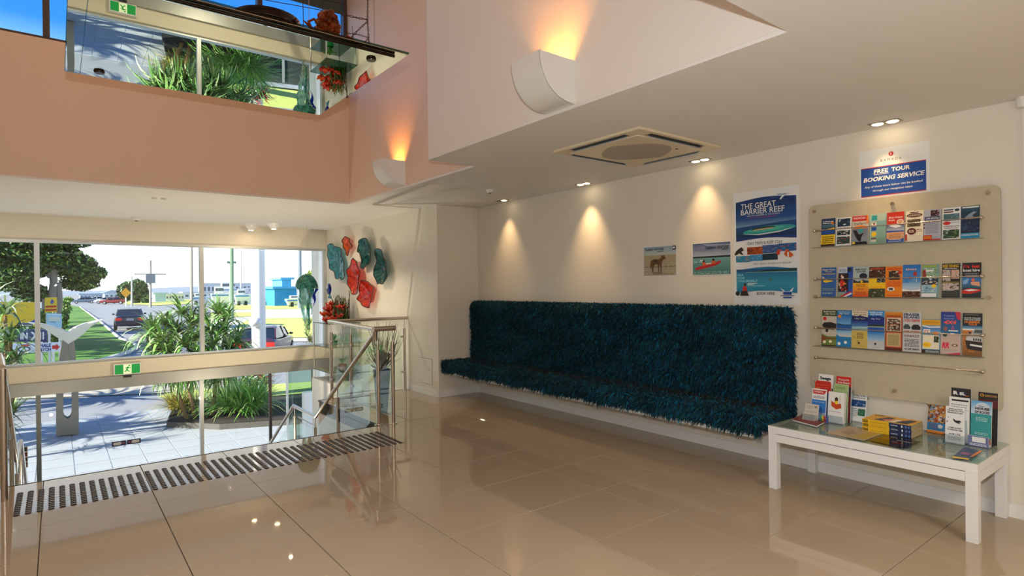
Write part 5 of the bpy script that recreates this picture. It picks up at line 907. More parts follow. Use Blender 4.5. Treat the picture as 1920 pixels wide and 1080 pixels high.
part(MB().ell((fp.x-.028, fp.y+.01, fp.z+.03), (.012, .022, .026), 10, 8).build('eye', white, ft, smooth='all'), 'white eye')
MB().tube([(fp.x, fp.y, fp.z+.09), (fp.x, fp.y, ZC)], .0012, 5).build('thread', steel, ft)
pl_ = thing('glass_plinth', 'tall white and glass display plinth under the coral', 'plinth', (cx, cy, ZL))
MB().box((3.42, 9.2, ZL), (3.98, 10.0, -.05)).build('base', white, pl_)
for z in (.10, .50, .885): MB().box((3.44, 9.22, z), (3.97, 9.98, z+.012)).build('shelf', greeng, pl_)
for x in (3.45, 3.95):
    for y in (9.23, 9.96): MB().tube([(x, y, -.05), (x, y, .885)], .010, 8).build('leg', steel, pl_)
# potted bits on the shelves
def pot(x, y, z, r, h, m, label, leafm, n=26, L=.16):
    t = thing('potted_plant', label, 'plant', (x, y, z))
    MB().lathe([(r*.7, 0), (r, h), (r*.9, h), (r*.6, .02), (.001, .02)], 18, (x, y, z)).build('pot', m, t, smooth=True)
    l_ = MB()
    for i in range(n):
        a = rnd.uniform(0, 6.28); d = Vector((math.cos(a), math.sin(a), 0)); s = Vector((-d.y, d.x, 0))*.008; l = L*rnd.uniform(.6, 1)
        p0, p1, p2 = Vector((x, y, z+h)), Vector((x, y, z+h))+d*l*.45+Vector((0, 0, l*.7)), Vector((x, y, z+h))+d*l*.9+Vector((0, 0, l*.65))
        l_.add([p0-s, p0+s, p1+s*1.4, p1-s*1.4, p2], [(0, 1, 2, 3), (3, 2, 4)])
    l_.build('leaves', leafm, t, kind='stuff', fixn=False); return t
leafg = mat('bright_leaf', '#3c8a2c', .4, noise=.35, scale=12)
pot(3.60, 9.45, .512, .06, .09, mat('green_pot', '#148a3c', .3), 'small plant in bright green pot on glass plinth shelf', leafg)
pot(3.72, 9.40, .112, .07, .10, mat('terracotta', '#a84a24', .7), 'small plant in terracotta pot on the lower glass shelf', leafg)
# tall black vase with twigs on the floor strip
vx, vy = 3.02, 6.42
vz = thing('tall_vase', 'tall dark grey tapered floor vase behind the glass balustrade', 'vase', (vx, vy, 0))
MB().lathe([(.001, 0), (.055, 0), (.065, .02), (.10, .48), (.105, .50), (.095, .49), (.06, .03), (.001, .025)], 28, (vx, vy, 0)).build('body', mat('slate_glaze', '#54585e', .2, noise=.1, coat=.3), vz, smooth=True)
tw = thing('dried_twigs', 'bunch of dark dried twigs standing in the tall vase', 'twigs', (vx, vy, .05))
b_ = MB()
for i in range(60):
    a = rnd.uniform(0, 6.28); r = rnd.uniform(.01, .05); s = rnd.uniform(.05, .42); h = rnd.uniform(.75, 1.08)
    b_.tube([(vx+r*math.cos(a)*.5, vy+r*math.sin(a)*.5, .06), (vx+r*1.3*math.cos(a), vy+r*1.3*math.sin(a), .50), (vx+s*.5*math.cos(a), vy+s*.5*math.sin(a), h*.8), (vx+s*.7*math.cos(a+.1), vy+s*.7*math.sin(a+.1), h)], [.004, .004, .003, .0015], 5)
b_.build('stems', mat('dark_twig', '#4a3c30', .7), tw, kind='stuff')
b_ = MB()
for i in range(30):
    a = rnd.uniform(0, 6.28); s = rnd.uniform(.05, .12); p = Vector((vx+s*math.cos(a), vy+s*math.sin(a), rnd.uniform(.5, .75))); d = Vector((math.cos(a), math.sin(a), .6)).normalized(); sd = d.cross(Vector((0, 0, 1))).normalized()*.022
    b_.add([p, p+d*.06+sd, p+d*.14, p+d*.06-sd], [(0, 1, 2, 3)])
b_.build('dark_leaves', mat('dark_leaf', '#34443a', .5, noise=.3), tw, kind='stuff', fixn=False)
# lower hall: orange cushion seat and plants glimpsed through the glass
pot(3.35, 8.05, ZL, .16, .5, white, 'leafy plant in white tub down in the lower hall by the wall', leafg, 60, .42)
ls = thing('lobby_chair', 'orange upholstered tub chair on the lower hall floor', 'chair', (3.3, 8.9, ZL))
MB().box((3.05, 8.62, ZL+.14), (3.60, 9.12, ZL+.42)).build('seat', mat('orange_fabric', '#c8602c', .8, noise=.1, scale=40), ls, bevel=.04)
MB().box((3.60, 8.62, ZL+.14), (3.74, 9.12, ZL+.85)).build('backrest', mat('orange_fabric', '', 0), ls, bevel=.04)
for x in (3.1, 3.68):
    for y in (8.67, 9.07): MB().tube([(x, y, ZL), (x, y, ZL+.15)], .015, 10).build('leg', steel, ls)
# ================================================================== outdoors
asph = mat('asphalt', '#8d8f92', .85, noise=.10, scale=1.2)
NYG, NXG = 60, 2
ysG = [YW+.15, 20, 22, 24, 26, 28, 30, 32, 34, 60, 120, 300, 900]
gm_ = MB(); VV = []
for y in ysG: VV += [(-400, y, G(y)-.02), (600, y, G(y)-.02)]
gm_.add(VV, [(2*i, 2*i+1, 2*i+3, 2*i+2) for i in range(len(ysG)-1)])
struct('ground', gm_, asph, fixn=False)
def patch(name, px, m, dz, nsub=6):
    P = [PG(x, y) for x, y in px]; Q = []
    for a, b in zip(P, P[1:]+P[:1]):
        for k in range(nsub): q = a.lerp(b, k/nsub); Q.append(Vector((q.x, q.y, G(q.y)+dz)))
    bm = bmesh.new(); vs_ = [bm.verts.new(q) for q in Q]; f_ = bm.faces.new(vs_)
    bmesh.ops.triangulate(bm, faces=[f_])
    for yy in (20, 34):
        bmesh.ops.bisect_plane(bm, geom=bm.verts[:]+bm.edges[:]+bm.faces[:], plane_co=(0, yy, 0), plane_no=(0, 1, 0))
    for v in bm.verts: v.co.z = G(v.co.y)+dz
    me = bpy.data.meshes.new(name); 
    for f_ in bm.faces:
        f_.normal_update()
        if f_.normal.z < 0: f_.normal_flip()
    bm.to_mesh(me); bm.free(); me.materials.append(m)
    o = bpy.data.objects.new(name, me); C.objects.link(o); o['kind'] = 'structure'; return o
lawn = mat('lawn_green', '#527f28', .9, noise=.3, scale=3, bump=.4, bscale=12)
dryl = mat('dry_verge', '#c2cc68', .9, noise=.15, scale=1)
conc = mat('pale_concrete', '#d8d2c4', .85, noise=.06, scale=1)
patch('lawn', [(126, 572), (150, 576), (190, 606), (225, 637), (250, 645), (258, 652), (240, 663), (180, 681), (100, 690), (-40, 700), (-40, 640), (60, 620), (112, 600)], lawn, .06)
kb = MB(); kp = [PG(x, y) for x, y in ((150, 576), (190, 606), (225, 637), (250, 645), (258, 652), (240, 663), (180, 681), (100, 691), (-40, 702))]
kb.tube([(p.x, p.y, G(p.y)+.04) for p in kp], .09, 6); struct('trim_4', kb, conc)
patch('pavement', [(395, 572), (610, 570), (610, 641), (540, 641), (395, 646)], conc, .02)
patch('verge', [(395, 573), (610, 571), (610, 579), (395, 582)], dryl, .05)
patch('verge', [(395, 587), (475, 586), (500, 592), (395, 598)], dryl, .05)
patch('verge', [(470, 598), (610, 596), (610, 634), (500, 634), (440, 615)], dryl, .05)
patch('verge', [(215, 566), (370, 561), (372, 569), (290, 573), (240, 571)], dryl, .05)
patch('footpath', [(-60, 752), (150, 744), (300, 738), (420, 732), (420, 715), (300, 716), (-60, 730)], mat('warm_asphalt', '#b3aa9a', .9, noise=.06), .01)
patch('verge', [(296, 747), (330, 737), (640, 715), (640, 735), (420, 752), (340, 756)], dryl, .06)
# paved forecourt, paver by paver
pv = MB(); pv.box((-5.2, YW+.14, ZL-.1), (7.6, 21.6, ZL-.012)); pvo = struct('forecourt', pv, mat('paver_joint', '#d4d4d0', .9))
pvm = mat('pale_paver', '#a4a8ae', .8, noise=.07, scale=2)
for i in range(21):
    for j in range(14):
        x0 = -5.15+.6*i; y0 = YW+.22+.76*j
        if x0+.6 < -1.6 and y0 < 15: continue
        add_tile(x0, y0, x0+.6, y0+.76, pvo, pvm, ZL, .02, .008, 'paver')
# planter bed
bdm = mat('dark_mulch', '#2c2620', .95, noise=.4, scale=12)
bed = MB(); bp_ = [(2.2, 17.4), (3.2, 16.2), (4.9, 15.5), (7.5, 15.2), (7.5, 18.6), (4.0, 19.4), (2.5, 18.9)]
bed.prism([(x, y, ZL) for x, y in bp_], (0, 0, .14)); bo = struct('garden_bed', bed, mat('bed_edging', '#5a5650', .85, noise=.2))
MB().prism([(x*.98+.08, y*.98+.34, ZL+.1401) for x, y in bp_], (0, 0, .02)).build('mulch', bdm, bo)
# ---- vegetation helpers
rg = np.random.default_rng(5)
def np_mesh(name, V, F, m, parent, kind='stuff', cols=None):
    me = bpy.data.meshes.new(name); me.vertices.add(len(V)); me.vertices.foreach_set('co', np.asarray(V, float).ravel()); k = F.shape[1]
    me.loops.add(F.size); me.loops.foreach_set('vertex_index', F.ravel().astype(np.int32)); me.polygons.add(len(F)); me.polygons.foreach_set('loop_start', np.arange(len(F), dtype=np.int32)*k)
    me.update(calc_edges=True)
    if cols is not None:
        ca = me.color_attributes.new('Col', 'FLOAT_COLOR', 'CORNER'); cb = np.ones((F.size, 4)); cb[:, :3] = np.repeat(cols, k, 0); ca.data.foreach_set('color', cb.ravel())
    me.materials.append(m); o = bpy.data.objects.new(name, me); C.objects.link(o); o.parent = parent
    if parent is not None and parent.type == 'EMPTY': o.matrix_parent_inverse = Matrix.Translation(-parent.location)
    if kind: o['kind'] = kind
    return o
leafm = mat('leaf', (1, 1, 1), .5, attr=True)
def foliage(blobs, n, size, pal, parent, name='foliage'):
    P = []
    wts = np.array([b[1][0]*b[1][2] for b in blobs]); wts = wts/wts.sum()
    for (c, r), w_ in zip(blobs, wts):
        k = max(8, int(n*w_)); d = rg.normal(0, 1, (k, 3)); d /= np.linalg.norm(d, axis=1)[:, None]; P.append(np.array(c)+d*np.array(r)*(rg.random((k, 1))**.45))
    P = np.concatenate(P); n = len(P); a = rg.normal(0, 1, (n, 3)); a /= np.linalg.norm(a, axis=1)[:, None]; b = np.cross(a, rg.normal(0, 1, (n, 3))); b /= np.linalg.norm(b, axis=1)[:, None]
    s = size*rg.uniform(.6, 1.3, (n, 1)); V = np.stack([P-a*s, P+b*s*.45, P+a*s, P-b*s*.45], 1).reshape(-1, 3); F = np.arange(4*n).reshape(n, 4)
    cl = np.array([lin(c) for c in pal])[rg.integers(0, len(pal), n)]*rg.uniform(.7, 1.3, (n, 1))
    return np_mesh(name, V, F, leafm, parent, cols=cl)
def straps(cen, n, L, W, pal, parent, name='leaves', up=(.2, 1.3), droop=1.0, spread=.05, seg=5, only=None):
    """arching strap leaves from a rosette"""
    VV = []; FF_ = []; CC_ = []; base = 0; pal = [lin(c) for c in pal]
    for c in cen:
        for i in range(n):
            a = rnd.uniform(0, 6.28); e0 = rnd.uniform(*up); l = L*rnd.uniform(.6, 1.1); w_ = W*rnd.uniform(.7, 1.2)
            d = np.array([math.cos(a), math.sin(a), 0]); s = np.array([-d[1], d[0], 0]); p = np.array(c, float)+d*spread*rnd.random(); el = e0; col = np.array(rnd.choice(pal))*rnd.uniform(.75, 1.25)
            for k in range(seg+1):
                t = k/seg; ww = w_*(1-.85*t**1.6)
                VV += [p-s*ww, p+s*ww]
                p = p+(d*math.cos(el)+np.array([0, 0, 1])*math.sin(el))*l/seg; el -= droop*rnd.uniform(.25, .45)
            for k in range(seg): q = base+2*k; FF_.append((q, q+1, q+3, q+2)); CC_.append(col)
            base += 2*(seg+1)
    return np_mesh(name, np.array(VV), np.array(FF_), leafm, parent, cols=np.array(CC_))
def blob(px, py, Y, rx, ry, rz=None):
    c = PY(px, py, Y); k = (c-CP).dot(FF)/FPX; return (tuple(c), (rx*k, (rz or rx)*k, ry*k))
gp = ['#3a6a1e', '#4f8a2a', '#74a83a', '#1e3c16', '#9cc050', '#2a4c20']
gd = ['#24441c', '#35602a', '#16280f', '#4a7a34']
def plant(name, label, loc, cat='plant', group=None): return thing(name, label, cat, loc, group)
# big tree at the left with two trunks
T1 = plant('shade_tree', 'large feathery dark green tree at left behind the window', (PG(92, 602).x, 44, -1.1), 'tree')
bl_ = [blob(20, 480, 44, 50, 26), blob(60, 490, 44, 45, 32), blob(110, 482, 44, 42, 24), blob(25, 520, 43, 40, 28), blob(140, 500, 44, 38, 26), blob(150, 530, 45, 32, 16), blob(175, 512, 44, 22, 14), blob(-40, 490, 44, 60, 50), blob(90, 452, 44, 70, 18), blob(60, 550, 44, 30, 18)]
foliage(bl_, 32000, .125, gd+['#8aa850', '#20381a'], T1)
for (x, y0, y1, r) in ((97, 462, 602, .20), (108, 530, 600, .17), (80, 560, 604, .12)):
    a, b = PY(x+2, y0, 43.5), PY(x-3, y1, 43.5); a_ = MB().tube([b, a.lerp(b, .5)+Vector((.1, 0, 0)), a], [r*1.1, r, r*.8], 10); a_.build('trunk', mat('grey_bark', '#8a8078', .9, noise=.25, scale=6, bump=.3, bscale=10), T1, smooth=True)
for (x0, y0, x1, y1) in ((104, 510, 168, 520), (104, 500, 150, 478), (94, 520, 40, 500), (106, 490, 182, 508)):
    a, b = PY(x0, y0, 43.5), PY(x1, y1, 43.8); MB().tube([a, a.lerp(b, .5)+Vector((0, 0, .5)), b], [.12, .07, .02], 6).build('branch', mat('grey_bark', '', 0), T1)
T2 = plant('hedge', 'yellow green hedge running along the left edge of lawn', (PG(118, 640).x, 50, -1.1), 'hedge')
foliage([blob(118, 570, 95, 12, 7), blob(120, 580, 70, 12, 9), blob(114, 590, 55, 14, 14), blob(108, 606, 46, 16, 20), blob(60, 598, 38, 40, 20), blob(10, 596, 36, 40, 26), blob(96, 640, 36, 22, 22), blob(128, 562, 110, 8, 5)], 6000, .16, gp+['#b8c860'], T2)
T3 = plant('round_tree', 'round dark green tree standing alone across the far road', PG(252, 568), 'tree')
foliage([blob(240, 545, 150, 18, 16), blob(258, 540, 150, 16, 16), blob(262, 553, 150, 18, 13), blob(235, 553, 150, 12, 10), blob(274, 560, 148, 8, 8)], 5000, .5, ['#2c4a28', '#3c5c34', '#1c3020', '#5a7c4a'], T3)
MB().tube([PY(255, 569, 150), PY(254, 550, 150)], .6, 8).build('trunk', mat('grey_bark', '', 0), T3)
T4 = plant('small_tree', 'pale green tree top behind the glass jellyfish', PY(585, 575, 70), 'tree'); foliage([blob(587, 520, 70, 14, 12), blob(596, 530, 70, 14, 12)], 700, .35, ['#9aa850', '#c0c878', '#6a8038'], T4)
MB().tube([PY(592, 580, 70), PY(590, 525, 70)], .12, 6).build('trunk', mat('grey_bark', '', 0), T4)
# pandanus by the window
pg_ = ['#5c8a3c', '#86ad5a', '#3a6a2c', '#b8cc90', '#2c4c20', '#a4c070', '#6a9848']
P1 = plant('screw_pine', 'big clump of long strappy leaves outside the middle window pane', (3.1, 17.4, ZL+.1))
cc_ = []
for x, y, Y_ in ((300, 640, 17), (330, 625, 17.3), (345, 650, 16.6), (360, 610, 17.6), (380, 600, 17.8), (395, 620, 17), (400, 650, 16.6), (420, 625, 17.4), (430, 655, 16.8), (372, 665, 16.4), (320, 680, 16.5), (300, 700, 16.8), (350, 700, 16.6), (400, 690, 16.5), (440, 690, 16.8), (310, 610, 17.4), (410, 590, 17.8), (450, 670, 17.2), (290, 665, 17.0)):
    cc_.append(tuple(PY(x, y, Y_)))
cc_ += [tuple(PY(x, y, Y_)) for x, y, Y_ in ((285, 625, 17.3), (315, 660, 16.7), (340, 590, 17.9), (365, 640, 16.9), (385, 680, 16.4), (425, 600, 17.6), (445, 640, 17.1), (335, 700, 16.5), (375, 700, 16.4), (420, 705, 16.5), (460, 690, 17.0))]
straps(cc_, 64, .80, .036, pg_, P1, up=(-.2, 1.5), droop=.8)
straps([tuple(PY(x, y, 16.6)) for x, y in ((296, 690), (318, 695), (336, 700), (360, 700), (385, 695), (405, 700), (425, 700))], 30, .62, .022, pg_, P1, name='hanging_leaves', up=(-1.5, -.4), droop=.3)
for c_ in cc_[::12]:
    MB().tube([(3.0+(c_[0]-3.0)*.35, 17.4, ZL+.15), (c_[0], c_[1], c_[2]-.02)], [.05, .035], 7).build('stem', mat('pandanus_stem', '#8a6a48', .9, noise=.2), P1)
P2 = plant('screw_pine', 'clump of long pale strappy leaves outside the left window pane', (-.9, 17.6, ZL))
cc_ = [tuple(PY(x, y, Y_)) for x, y, Y_ in ((10, 590, 17.6), (-20, 570, 17.8), (20, 640, 17.4), (-15, 650, 17.2), (5, 690, 17.2), (-40, 620, 17.6), (30, 680, 17.5), (-30, 700, 17.3))]
straps(cc_, 44, .95, .027, pg_+['#d0d8b8'], P2, up=(-.1, 1.4), droop=.9)
for c_ in cc_[::2]: MB().tube([(-.9, 17.6, ZL+.1), (c_[0], c_[1], c_[2]-.02)], [.05, .035], 7).build('stem', mat('pandanus_stem', '', 0), P2)
P3 = plant('spiky_yucca', 'dark spiky shrub low at left outside the glass doors', (-.75, 16.2, ZL))
cc_ = [tuple(PY(x, y, 16.2)) for x, y in ((12, 790), (0, 770), (22, 775), (10, 810))]
straps(cc_, 60, .62, .014, ['#2c4a20', '#1c3418', '#8aa838', '#3c5c24'], P3, up=(-.3, 1.4), droop=.35)
MB().tube([(-.75, 16.2, ZL), tuple(Vector(cc_[0]))], .07, 8).build('stem', mat('pandanus_stem', '', 0), P3)
g4, g5, g6 = PG(340, 782), PG(452, 784), PG(398, 776)
P4 = plant('grass_clump', 'orange tinged grass clump at left end of the garden bed', (g4.x, g4.y, ZL+.14))
straps([(g4.x+a, g4.y+b, ZL+.16) for a, b in ((0, 0), (.2, .2), (-.15, .3), (.35, -.1))], 190, 1.0, .010, ['#b0b43c', '#c8b84c', '#6a7c2c', '#b88a3c', '#4a5c20'], P4, up=(.4, 1.45), droop=.75)
P5 = plant('grass_clump', 'large bright green grass clump in the middle of garden bed', (g5.x, g5.y, ZL+.14))
straps([(g5.x+a, g5.y+b, ZL+.16) for a, b in ((0, 0), (.25, -.2), (-.3, .2), (.45, .1), (.05, .4))], 250, 1.45, .012, ['#5cac34', '#8cd050', '#b8e878', '#3c8428', '#d8f098'], P5, up=(.5, 1.5), droop=.7)
P6 = plant('grass_clump', 'green grass tuft between the large clump and window frame', (g6.x, g6.y, ZL+.14))
straps([(g6.x, g6.y, ZL+.16), (g6.x+.2, g6.y+.25, ZL+.16)], 150, .75, .009, ['#6a9c3c', '#a0bc58', '#c8c878'], P6, up=(.4, 1.45), droop=.8)
P7 = plant('red_cordyline', 'dark red broad leaved shrub behind the green grass clump', (5.35, 17.8, ZL+.14))
straps([tuple(PY(x, y, 18.2)) for x, y in ((470, 715), (490, 712), (480, 705), (498, 716), (462, 716))], 30, .42, .045, ['#b01c2c', '#d83c44', '#7a1420', '#e88a8a'], P7, up=(-.2, 1.3), droop=.7)
q7 = PY(480, 712, 18.2); MB().tube([(q7.x, 18.2, ZL+.14), (q7.x, 18.2, q7.z)], .04, 7).build('stem', mat('pandanus_stem', '', 0), P7)
P8 = plant('yellow_shrub', 'small yellow leaved shrub below the glass jellyfish', (PY(585, 650, 14).x, 14, ZL))
straps([tuple(PY(583, 640, 14)), tuple(PY(590, 645, 14.1))], 46, .34, .016, ['#c8c070', '#e0d8a0', '#8a8c3c'], P8, up=(.1, 1.4), droop=.6)
MB().tube([(PY(585, 650, 14).x, 14, ZL), tuple(PY(585, 645, 14))], .03, 6).build('stem', mat('pandanus_stem', '', 0), P8)
# palms beside the forecourt, left of the view: their shade falls on the paving
for i, (x, y, h) in enumerate(((-6.0, 18.1, 2.9), (-8.2, 18.9, 4.1), (-5.2, 22.4, 3.1))):
    t = plant('forecourt_palm', 'palm beside the forecourt, '+('middle one of three', 'tallest one farthest left', 'shortest one nearest the road')[i], (x, y, ZL), 'palm', 'palms left of the forecourt')
    MB().tube([(x, y, ZL), (x+.1, y, ZL+h)], [.16, .11], 9).build('trunk', mat('grey_bark', '', 0), t, smooth=True)
    straps([(x+.1, y, ZL+h)], 60, 1.7, .10, ['#3c6c28', '#5a8c34', '#28481c'], t, up=(-.2, 1.2), droop=.75)
for i, (x, y) in enumerate(((-9.5, 33), (-12, 42), (-10, 52), (-13, 62), (-6.5, 27))):
    t = plant('street_tree', 'street tree along the lawn, '+('second', 'third', 'fourth', 'farthest', 'nearest')[i]+' from the building', (x, y, G(y)), 'tree', 'street trees left of the lawn')
    MB().tube([(x, y, G(y)), (x, y, G(y)+3.5)], [.2, .12], 8).build('trunk', mat('grey_bark', '', 0), t, smooth=True)
    foliage([((x+rnd.uniform(-1.5, 1.5), y+rnd.uniform(-1.5, 1.5), G(y)+rnd.uniform(3.2, 6.2)), (1.7, 1.7, .9)) for k in range(7)], 1500, .26, gd, t)
# ---- whale tail sculpture
YT = 18.1; YD = .34
tl_ = thing('whale_tail_sculpture', 'white whale tail sculpture on a slotted shade-grey plinth in the forecourt', 'sculpture', (PY(127, 816, YT).x, YT, ZL))
tm = mat('cast_stone', '#e6e0d2', .7, noise=.05, scale=3); tm2 = mat('shaded_stone', '#8a8478', .75, noise=.06, scale=3)  # second, greyer stone has the shade of its front put into it
fk = [(50, 604.5), (81, 607.5), (99.5, 611.5), (116, 617), (127.5, 622.5), (139, 614), (157, 607), (180, 601.5), (194, 599), (186, 604), (171, 612), (157, 626), (141, 638), (128.5, 647), (116, 638.6), (99.5, 628), (83, 616.6), (66, 610)]
P = [PY(x, y, YT-YD/2) for x, y in fk]; n = len(P); cen = sum(P, Vector())/n
m_ = MB(); V_ = [tuple(p) for p in P]+[(p.x, p.y+YD, p.z) for p in P]; mid = [(p.lerp(cen, .18).x, YT-YD*.85, p.lerp(cen, .18).z) for p in P]
nl = 8
m_.prism([tuple(p) for p in P], (0, YD, 0)); m_.build('flukes', tm, tl_, bevel=.03)
def leg(px): return [tuple(PY(x, y, YT-.17)) for x, y in px]
lg = leg([(117, 637), (127.6, 645), (127.3, 690), (125, 705), (119, 722), (118.7, 776), (121, 782), (126.6, 785.5), (126.6, 815.5), (105, 816.5), (105, 735), (107, 695)]); m_ = MB().prism(lg, (0, .34, 0)); m_.build('tail_stock', tm2, tl_)
lg = leg([(128.4, 645), (139.5, 638), (144, 690), (147.5, 735), (148, 814.5), (126.7, 815.5), (126.7, 785.5), (132, 782.5), (134.6, 776), (134.6, 722), (131, 705), (128.6, 690)]); MB().prism(lg, (0, .34, 0)).build('tail_stock', tm2, tl_)
# ---- white round veranda column with bracket
CX = PY(484.5, 560, 20.2).x
co_ = thing('veranda_column', 'round white column outside the right window pane', 'column', (CX, 20.2, ZL))
MB().tube([(CX, 20.2, ZL), (CX, 20.2, 4.6)], .215, 24).build('shaft', white, co_, smooth=True)
q = PY(478, 604, 20.0); MB().ell((q.x, q.y-.02, q.z), (.2, .18, .16), 14, 10).build('bracket', white, co_, smooth='all')
ep = MB().box((4.12, 11.6, ZL), (4.5, 12.0, 2.65)).build('veranda_pier', white, bevel=.01); tag(ep, 'square white pier outside at right end of the window', 'column')
ev = MB().box((-5.0, YW+.15, 2.66), (6.5, 14.17, 2.84)); struct('trim_5', ev, white)
lw = MB().box((4.25, 12.9, ZL), (5.2, 13.1, ZL+1.25)).build('low_wall', white, bevel=.01); tag(lw, 'low white block wall outside the right side glass', 'wall')
sg = thing('glass_screen', 'free standing glass wind screen outside the right side pane', 'screen', (4.5, 13.3, ZL))
MB().box((4.02, 13.3, ZL+.05), (4.95, 13.312, 0.)).build('pane', glass('screen_glass', '#cfe0d6', .9), sg)
for x in (4.0, 4.97): MB().box((x-.02, 13.28, ZL), (x+.02, 13.33, .02)).build('post', offw, sg)
# ---- cars
def make_car(label, col, loc, rz, name='sedan'):
    t = thing(name, label, 'car', (0, 0, 0)); bmx = mat('car_paint_'+name+str(round(rz, 2)).replace('.', '').replace('-', ''), col, .3, noise=.02, coat=.35)
    st_ = [(-2.25, .72, .45, .80), (-2.20, .82, .32, .95), (-1.9, .86, .25, 1.0), (-1.2, .875, .22, .98), (0, .88, .22, .95), (1.0, .875, .22, .93), (1.8, .86, .25, .86), (2.2, .78, .32, .72), (2.28, .68, .42, .60)]
    V_ = []; F_ = []; K = 16
    for (y, hw, z0, z1) in st_:
        for k in range(K):
            a = 2*math.pi*k/K; c, s = math.cos(a), math.sin(a); V_.append((hw*math.copysign(abs(c)**.45, c), y, (z0+z1)/2+(z1-z0)/2*math.copysign(abs(s)**.45, s)))
    for i in range(len(st_)-1):
        for k in range(K): q = i*K; F_.append((q+k, q+(k+1) % K, q+K+(k+1) % K, q+K+k))
    F_.append(tuple(range(K))); F_.append(tuple(reversed(range((len(st_)-1)*K, len(st_)*K))))
    m_ = MB().add(V_, F_); m_.build('body', bmx, t, smooth=True)
    gl_ = [(-1.75, .97, .74, .0), (-1.15, .97, .78, .36), (-.75, .97, .80, .42), (.1, .96, .80, .44), (.55, .95, .79, .34), (1.15, .93, .74, .0)]
    V_ = []; F_ = []
    for (y, zb, hw, h) in gl_: V_ += [(-hw, y, zb-.03), (-hw*(1-.22*h/.44), y, zb+h+.001), (hw*(1-.22*h/.44), y, zb+h+.001), (hw, y, zb-.03)]
    for i in range(len(gl_)-1): q = 4*i; F_ += [(q, q+4, q+5, q+1), (q+1, q+5, q+6, q+2), (q+2, q+6, q+7, q+3)]
    MB().add(V_, F_).build('windows', mat('car_window', '#1c242a', .06, spec=.9), t)
    r_ = MB(); rf = []
    for (y, zb, hw, h) in gl_[1:5]: hh = hw*(1-.22*h/.44); rf.append([(-hh-.01, y, zb+h-.02), (-hh*.8, y, zb+h+.03), (hh*.8, y, zb+h+.03), (hh+.01, y, zb+h-.02)])
    V_ = [p for q in rf for p in q]; F_ = []
    for i in range(3): q = 4*i; F_ += [(q+j, q+4+j, q+5+j, q+1+j) for j in range(3)]
    r_.add(V_, F_).build('roof', bmx, t, smooth='all')
    pi_ = MB()
    for s in (1, -1):
        pi_.tube([(s*.74, -1.72, .97), (s*.625, -1.15, 1.335)], .035, 6); pi_.tube([(s*.74, 1.14, .93), (s*.66, .55, 1.30)], .03, 6); pi_.tube([(s*.79, -.1, .95), (s*.64, -.15, 1.39)], .03, 6)
    pi_.build('pillars', bmx, t)
    for x in (-.80, .80):
        for y in (-1.4, 1.4):
            w_ = MB().lathe([(.001, -.1), (.22, -.1), (.31, -.08), (.31, .08), (.22, .1), (.001, .1)], 20).build('wheel', mat('tyre', '#141414', .8), t, smooth=True)
            w_.data.transform(Matrix.Translation((x, y, .31)) @ Matrix.Rotation(math.radians(90), 4, 'Y'))
            h_ = MB().lathe([(.001, -.11), (.19, -.105), (.19, .105), (.001, .11)], 16).build('hub', alu, w_, smooth=True); h_.data.transform(Matrix.Translation((x, y, .31)) @ Matrix.Rotation(math.radians(90), 4, 'Y'))
    for s in (1, -1):
        part(MB().box((s*.46, -2.255, .66), (s*.80, -2.12, .83)).build('tail_light', mat('tail_red', '#c01c14', .25, emit=(1, .05, .02), es=.35), t, bevel=.015), 'red tail light')
        MB().ell((s*.93, .75, 1.0), (.09, .06, .06), 8, 6).build('mirror', bmx, t, smooth='all')
    MB().box((-.78, -2.31, .38), (.78, -2.18, .52)).build('bumper', bmx, t, bevel=.03)
    sheet('number_plate', (-.19, -2.275, .66), (1, 0, 0), (0, 0, 1), .38, .13, [('r', 0, 0, 1, 1, 'w'), ('r', .08, .25, .92, .75, '#7a8a9c')], parent=t, thick=.01)
    t.location = loc; t.rotation_euler = (0, 0, rz); return t
c1 = PG(243, 625); make_car('dark blue sedan seen from behind parked at kerb beside the lawn', '#141c38', (PY(243, 600, 48).x, 48, -1.1), math.radians(-4))
c2 = PY(502, 640, 24.5); make_car('maroon sedan half hidden by the round white column', '#4a1c28', (PY(499, 640, 27.5).x, 27.5, G(27.5)), math.radians(-27), 'maroon_sedan' if False else 'sedan')
# ---- signs at the left
def board(name, px, Y, items, label, tilt=0., legs=True, th=.06):
    a, b, c, d = [PY(x, y, Y) for x, y in px]      # bl, br, tr, tl
    U_ = (b-a); V_ = (d-a); s = sheet(name, a, U_, V_, U_.length, V_.length, items, thick=th, dz=.004)
    if legs:
        for k in (.15, .85):
            p = a+U_*k; MB().tube([(p.x, p.y+.05, G(Y)), (p.x, p.y+.05, p.z+.1)], .04, 6).build('leg', offw, s)
    return tag(s, label, 'sign')
board('billboard', [(-60, 614), (70, 612), (70, 566), (-60, 566)], 33, [('r', 0, 0, 1, 1, 'y'), ('p', [(.7, .82), (.85, .86), (1, .66), (1, .9), (.75, .95)], 'b'), ('r', .70, .9, .93, 1, 'k'), ('t', .73, .92, .92, .98, 'Tourist', 'w')], 'large yellow billboard behind the strappy leaves at left')
board('banner_sign', [(84, 586), (107, 585), (107, 558), (84, 558)], 36, [('r', 0, 0, 1, 1, 'y'), ('p', [(.6, .1), (.8, .35), (.66, .35), (.66, .45), (.5, .45), (.5, .35), (.4, .35)], 'b'), ('r', .05, .55, .95, .68, 'r'), ('r', .05, .78, .95, .9, 'r')], 'yellow sign with red stripes and blue arrow beside palm trunk')
